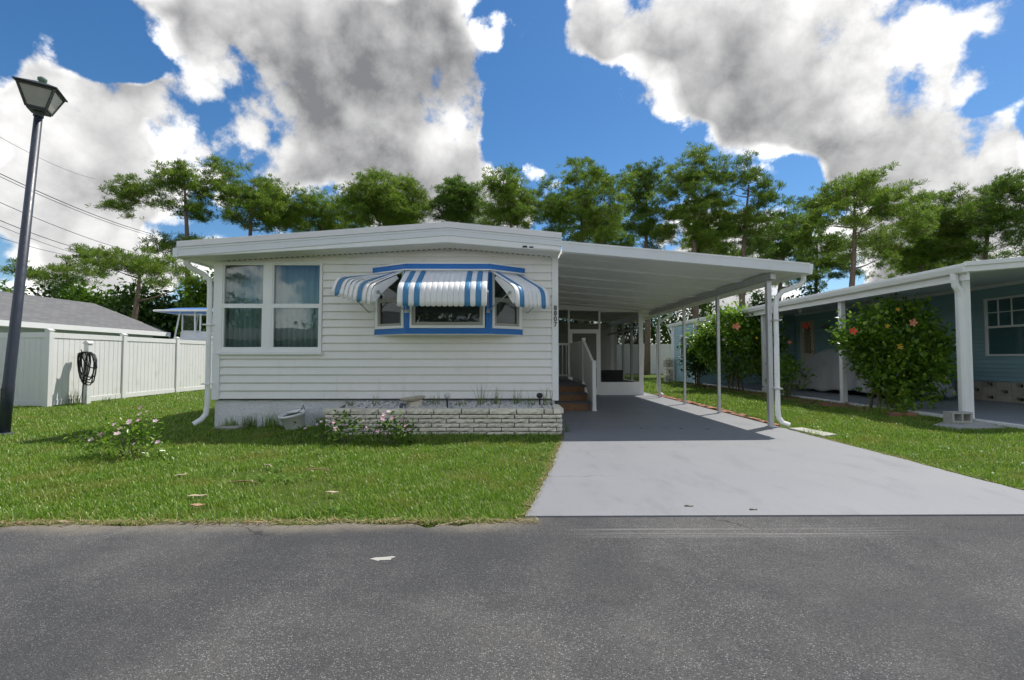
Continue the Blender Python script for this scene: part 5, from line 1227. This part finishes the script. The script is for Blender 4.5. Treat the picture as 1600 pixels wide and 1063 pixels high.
for i, (lb, tx, ty, cx, cz_, rx, rz, nt, m, lobes) in enumerate(PINES):
    pine(lb, tx, ty, cx, cz_, rx*1.15, rz*1.03, int(nt*(1.5 if i < 18 else 1.0)), 100+i, m, lobes=lobes, r=.17+.012*rz, tufts=12, spread=.22+.012*rx)

def bush(name, label, cat, x, y, z0, lobes, nt, nleaf, L, W, m, seed, stems=5, sprd=.16, group=None, r=.022, wood='stem', base=.08):
    """lobes: (dx, dy, z, rx, ry, rz, weight)"""
    rg = np.random.default_rng(seed); A = thing(name, label, cat, (x, y, z0), group)
    wts = np.array([l[6] for l in lobes]); wts = wts/wts.sum(); T_ = []
    for i in range(nt):
        l = lobes[rg.choice(len(lobes), p=wts)]; p = rg.normal(0, 1, 3); p /= np.linalg.norm(p); p *= rg.random()**.38
        T_.append((x+l[0]+p[0]*l[3], y+l[1]+p[1]*l[4], max(z0+l[2]+p[2]*l[5], z0+.05)))
    T_ = np.array(T_); hh = T_[:, 2].max()-z0; trunks = []
    for k in range(stems):
        a = 6.28*k/stems+rg.uniform(-.3, .3); sx_ = .5*max(l[3] for l in lobes)
        trunks.append([((x+base*math.cos(a), y+base*math.sin(a), z0-.03), r), ((x+sx_*.25*math.cos(a), y+sx_*.25*math.sin(a), z0+hh*.22), r*.8), ((x+sx_*.6*math.cos(a), y+sx_*.6*math.sin(a), z0+hh*.5), r*.5)])
    obj('stems', skeleton(trunks, T_, rg, .004*max(1, hh/2), .1, .006), M[wood], A)
    n = nleaf; wl = rg.random(nt)**1.7+.04; c = T_[rg.choice(nt, n, p=wl/wl.sum())]; pos = c+rg.normal(0, sprd, (n, 3)); pos[:, 2] = np.maximum(pos[:, 2], z0+.02)
    dirs = rg.normal(0, 1, (n, 3))+(pos-np.array([x, y, z0+hh*.4]))*(.6/max(hh, .3))+np.array([0, 0, -.1])
    V, F = leaves(pos, dirs, rg, L, W); npmesh('foliage', V, F, M[m], A)
    return A
HB = bush('hibiscus_bush', 'big green hibiscus bush with red flowers behind the carport posts', 'bush', 8.75, 18.3, 0, [(0, 0, 1.75, 1.35, 1.1, 1.2, 1), (.9, -.3, 2.1, .8, .7, .75, .4), (-1.0, 0, 1.9, .6, .6, .7, .3), (1.2, -.6, 1.0, .7, .6, .7, .25), (.0, 0, 2.75, .7, .6, .4, .2)], 210, 11000, .135, .095, 'leaf', 1, 7, .17, 'hibiscus bushes', r=.028, base=.3)
for (dx, dy, z, r_, m) in ((-.5, -1.15, 2.42, .13, 'coral'), (.65, -1.0, 2.48, .09, 'coral'), (2.05, -1.1, 2.45, .135, 'red'), (1.35, -1.25, 1.85, .07, 'coral'), (-.9, -1.0, 1.95, .05, 'palepink'), (.2, -1.2, 2.0, .05, 'yellow')): flower(HB, (8.75+dx, 18.3+dy, z), r_, M[m], (-.3, -1, .15))
bush('hibiscus_bush', 'smaller dark green hibiscus beside the blue utility room', 'bush', 8.42, 21.2, 0, [(0, 0, 1.35, .72, .6, .78, 1)], 70, 2600, .13, .09, 'leafdk', 2, 7, .15, 'hibiscus bushes', r=.025)
bush('scraggly_shrub', 'thin bare stemmed shrub at the right foot of the big hibiscus', 'bush', 9.15, 15.6, 0, [(0, 0, .75, .62, .5, .55, 1)], 40, 620, .12, .08, 'leaf', 3, 5, .12, r=.02)
HB2 = bush('hibiscus_bush', 'tall leafy hibiscus bush with red and yellow blooms by the white column', 'bush', 9.20, 11.75, 0, [(.45, .0, 1.65, 1.15, .8, .95, 1), (-.38, 0, 1.85, .60, .6, .55, .35), (1.10, 0, 1.45, .66, .6, .75, .4), (.45, 0, 2.4, .7, .5, .32, .3), (.5, -.2, .85, .95, .55, .55, .6), (.2, -.3, .45, .6, .4, .3, .25)], 250, 11000, .115, .08, 'leaf', 4, 7, .14, 'hibiscus bushes', r=.024, base=.24)
for (dx, dy, z, r_, m) in ((-1.05, -.55, 1.92, .085, 'red'), (.12, -.85, 2.10, .085, 'coral'), (-.40, -.75, 2.03, .05, 'yellow'), (-.10, -.7, 2.42, .045, 'yellow'), (-.20, -.85, 1.55, .06, 'yellow'), (1.2, -.75, 1.6, .03, 'palepink')): flower(HB2, (9.2+dx, 11.75+dy, z), r_, M[m], (-.3, -1, .15))
blade_clump(8.75, 11.3, 0, 120, .28, .9, .008, M['grass'], 'grass_clump', 'tall grass clump at the foot of the right hibiscus bush', 'grass clump', seed=90)
def flowering(label, x, y, lobes, nt, nleaf, nfl, fr_, ms, seed, m='leaf', L=.06, W=.034, stems=6):
    A = bush('flower_bush', label, 'flower bush', x, y, 0, lobes, nt, nleaf, L, W, m, seed, stems, .06, 'flowering plants on the lawn', r=.008)
    rg = random.Random(seed)
    for i in range(nfl):
        l = lobes[i % len(lobes)]; a = rg.uniform(0, 6.28); el = rg.uniform(.1, 1.35); e = 1.05
        c = (x+l[0]+l[3]*math.cos(a)*math.cos(el)*e, y+l[1]-abs(l[4]*math.sin(a)*math.cos(el))*e*.9, max(l[2]+l[5]*math.sin(el)*e, .06))
        flower(A, c, fr_*rg.uniform(.6, 1.15), M[ms[i % len(ms)]], (rg.uniform(-.4, .4), -.6, rg.uniform(.4, 1.2)), 'flower', 5, rg)
flowering('pale pink flowering bush alone in the left lawn', -4.95, 6.35, [(0, 0, .26, .44, .30, .24, 1), (-.32, 0, .24, .26, .22, .24, .6), (.18, .05, .42, .16, .14, .22, .4), (.42, -.1, .12, .35, .2, .10, .5)], 60, 850, 15, .030, ['palepink', 'palepink', 'pink'], 21)
flowering('pink flowering plant with pale leaves left of the planter front', -2.35, 7.15, [(0, 0, .22, .30, .24, .22, 1), (-.28, .1, .20, .22, .2, .2, .6)], 36, 480, 11, .030, ['pink', 'palepink', 'palepink'], 22, 'leafbg')
flowering('taller pink flowering plant in front of the stone planter', -1.75, 7.15, [(0, 0, .20, .26, .22, .20, 1), (.22, .1, .18, .26, .2, .18, .8), (.0, .0, .40, .16, .12, .14, .25)], 34, 330, 8, .038, ['pink', 'pink', 'palepink'], 23, 'leafbg', .09, .036)
flowering('low pale flowering plant between the white pot and pink flowers', -2.95, 7.75, [(0, 0, .12, .40, .24, .12, 1)], 26, 320, 10, .026, ['palepink', 'palepink', 'pink'], 24, 'leafbg')

# broadleaf trees and hedge mass behind the left fence, and behind the back fence
def leafy(label, x, y, rx, rz, cz_, seed, m='leafbg', n=6000, L=.30):
    return bush('broadleaf_tree', label, 'tree', x, y, 0, [(0, 0, cz_, rx, rx*.7, rz, 1), (-rx*.5, 0, cz_-rz*.3, rx*.6, rx*.5, rz*.8, .5), (rx*.5, 0, cz_-rz*.2, rx*.6, rx*.5, rz*.7, .5)], 90, n, L, L*.62, m, seed, 3, .38, 'leafy trees behind the fences', r=.10, wood='bark')
LT = [('leafy tree at the far left edge behind the lamp', -32.5, 29, 3.0, 2.3, 4.2, 'leafbg'), ('dark tree between the lamp and the grey roof ridge', -28.0, 31, 3.2, 2.2, 3.9, 'leafdk'), ('green leafy mass above the middle of the grey roof', -24.5, 30, 2.8, 2.0, 3.9, 'leafbg'),
      ('dark leafy tree under the gnarled pine', -21.5, 29.5, 2.6, 1.7, 3.5, 'leafdk'), ('bright green leafy tree left of the pine trunk', -18.6, 30.5, 2.2, 2.3, 3.9, 'leafbg'), ('tall leafy tree beside the white house roof corner', -16.4, 28, 1.9, 2.9, 4.4, 'leafbg'),
      ('leafy tree behind the house roof left half', -12.0, 33, 3, 2.6, 4.6, 'leafdk'), ('leafy tree behind the back fence left of the porch', 9.3, 41, 3.4, 3.0, 4.0, 'leafdk'), ('leafy tree behind the back fence at the utility room', 15.0, 42, 3.2, 3.0, 4.4, 'leafbg'), ('leafy tree behind the back fence seen through the porch', 4.0, 42, 3.4, 3.0, 4.0, 'leafdk'), ('bushy tree far behind the umbrella pine', 26.0, 44, 4.2, 3.2, 5.2, 'leafdk'), ('bushy tree far behind the right edge pine', 38.0, 43, 4.5, 3.4, 5.4, 'leafbg')]
for i, (lb, x, y, rx, rz, cz_, m) in enumerate(LT): leafy(lb, x, y, rx, rz, cz_, 300+i, m)

# ---------------------------------------------------------------- across the street, seen only as reflections in the windows
OH = thing('opposite_house', 'low pale house across the street reflected in the windows', 'house', (-16, -21, 0))
b = B(); b.box(-24, -9, -25, -18, 0, 2.7); obj('wall', b, M['pgrey'], OH)
b = B(); b.prism([(-17.4, 2.6), (-21.5, 3.7), (-25.6, 2.6)], 'x', -24.6, -8.4); obj('roof', b, M['shingle'], OH)
for x in (-21, -17, -13): b = B(); b.box(x, x+1.4, -17.99, -17.95, .9, 2.1); obj('window', b, M['glass2'], OH)
OH = thing('opposite_house', 'low white house across the street reflected in the bay window', 'house', (1, -21, 0))
b = B(); b.box(-6, 8, -25, -18, 0, 2.7); obj('wall', b, M['siding'], OH)
b = B(); b.prism([(-17.4, 2.6), (-21.5, 3.5), (-25.6, 2.6)], 'x', -6.6, 8.6); obj('roof', b, M['shingle'], OH)
for x in (-4, 0, 4): b = B(); b.box(x, x+1.4, -17.99, -17.95, .9, 2.1); obj('window', b, M['glass2'], OH)
for i, (x, y, rx, rz, cz_) in enumerate(((-26, -28, 4, 2.6, 5.2), (-16, -30, 4, 2.6, 5.0), (-6, -29, 4, 2.4, 4.8), (5, -30, 4.2, 2.8, 5.2), (15, -26, 4, 2.6, 5.0))):
    o = leafy(('first', 'second', 'third', 'fourth', 'fifth')[i]+' leafy tree from the left across the street, only in reflections', x, y, rx, rz, cz_, 400+i, 'leafdk', 1500, .5); o['group'] = 'trees across the street'
PT = thing('palm_tree', 'palm tree across the street whose frond reflects in the double window', 'tree', (-14.2, -5.6, 0))
b = B(); b.tube([(-14.2, -5.6, -.05), (-14.1, -5.6, 2.5), (-14.2, -5.6, 5.6)], [.22, .17, .15], 10); obj('trunk', b, M['bark'], PT)
rg = np.random.default_rng(8)
for k in range(13):
    a = 6.283*k/13+rg.uniform(-.2, .2); el = rg.uniform(-.5, .9); V = []; F = []; c0 = np.array([-14.2, -5.6, 5.6]); d = np.array([math.cos(a)*math.cos(el), math.sin(a)*math.cos(el), math.sin(el)]); c1 = c0+d*.9
    s_ = np.cross(d, [0, 0, 1]); s_ /= np.linalg.norm(s_); up = np.cross(s_, d)
    V += [c0-s_*.02, c0+s_*.02, c1+s_*.02, c1-s_*.02]; F.append((0, 1, 2, 3))
    for j in range(26):
        th = -2.2+4.4*j/25; e = d*math.cos(th)+s_*math.sin(th); L_ = .95*(1-.15*abs(th)); w2 = np.cross(e, up)*.03; q = c1+e*L_+np.array([0, 0, -.12*L_*L_]); m_ = c1+e*L_*.55
        n0 = len(V); V += [c1, m_-w2, q, m_+w2]; F.append((n0, n0+1, n0+2, n0+3))
    npmesh('frond', np.array(V), F, M['leafdk'], PT)
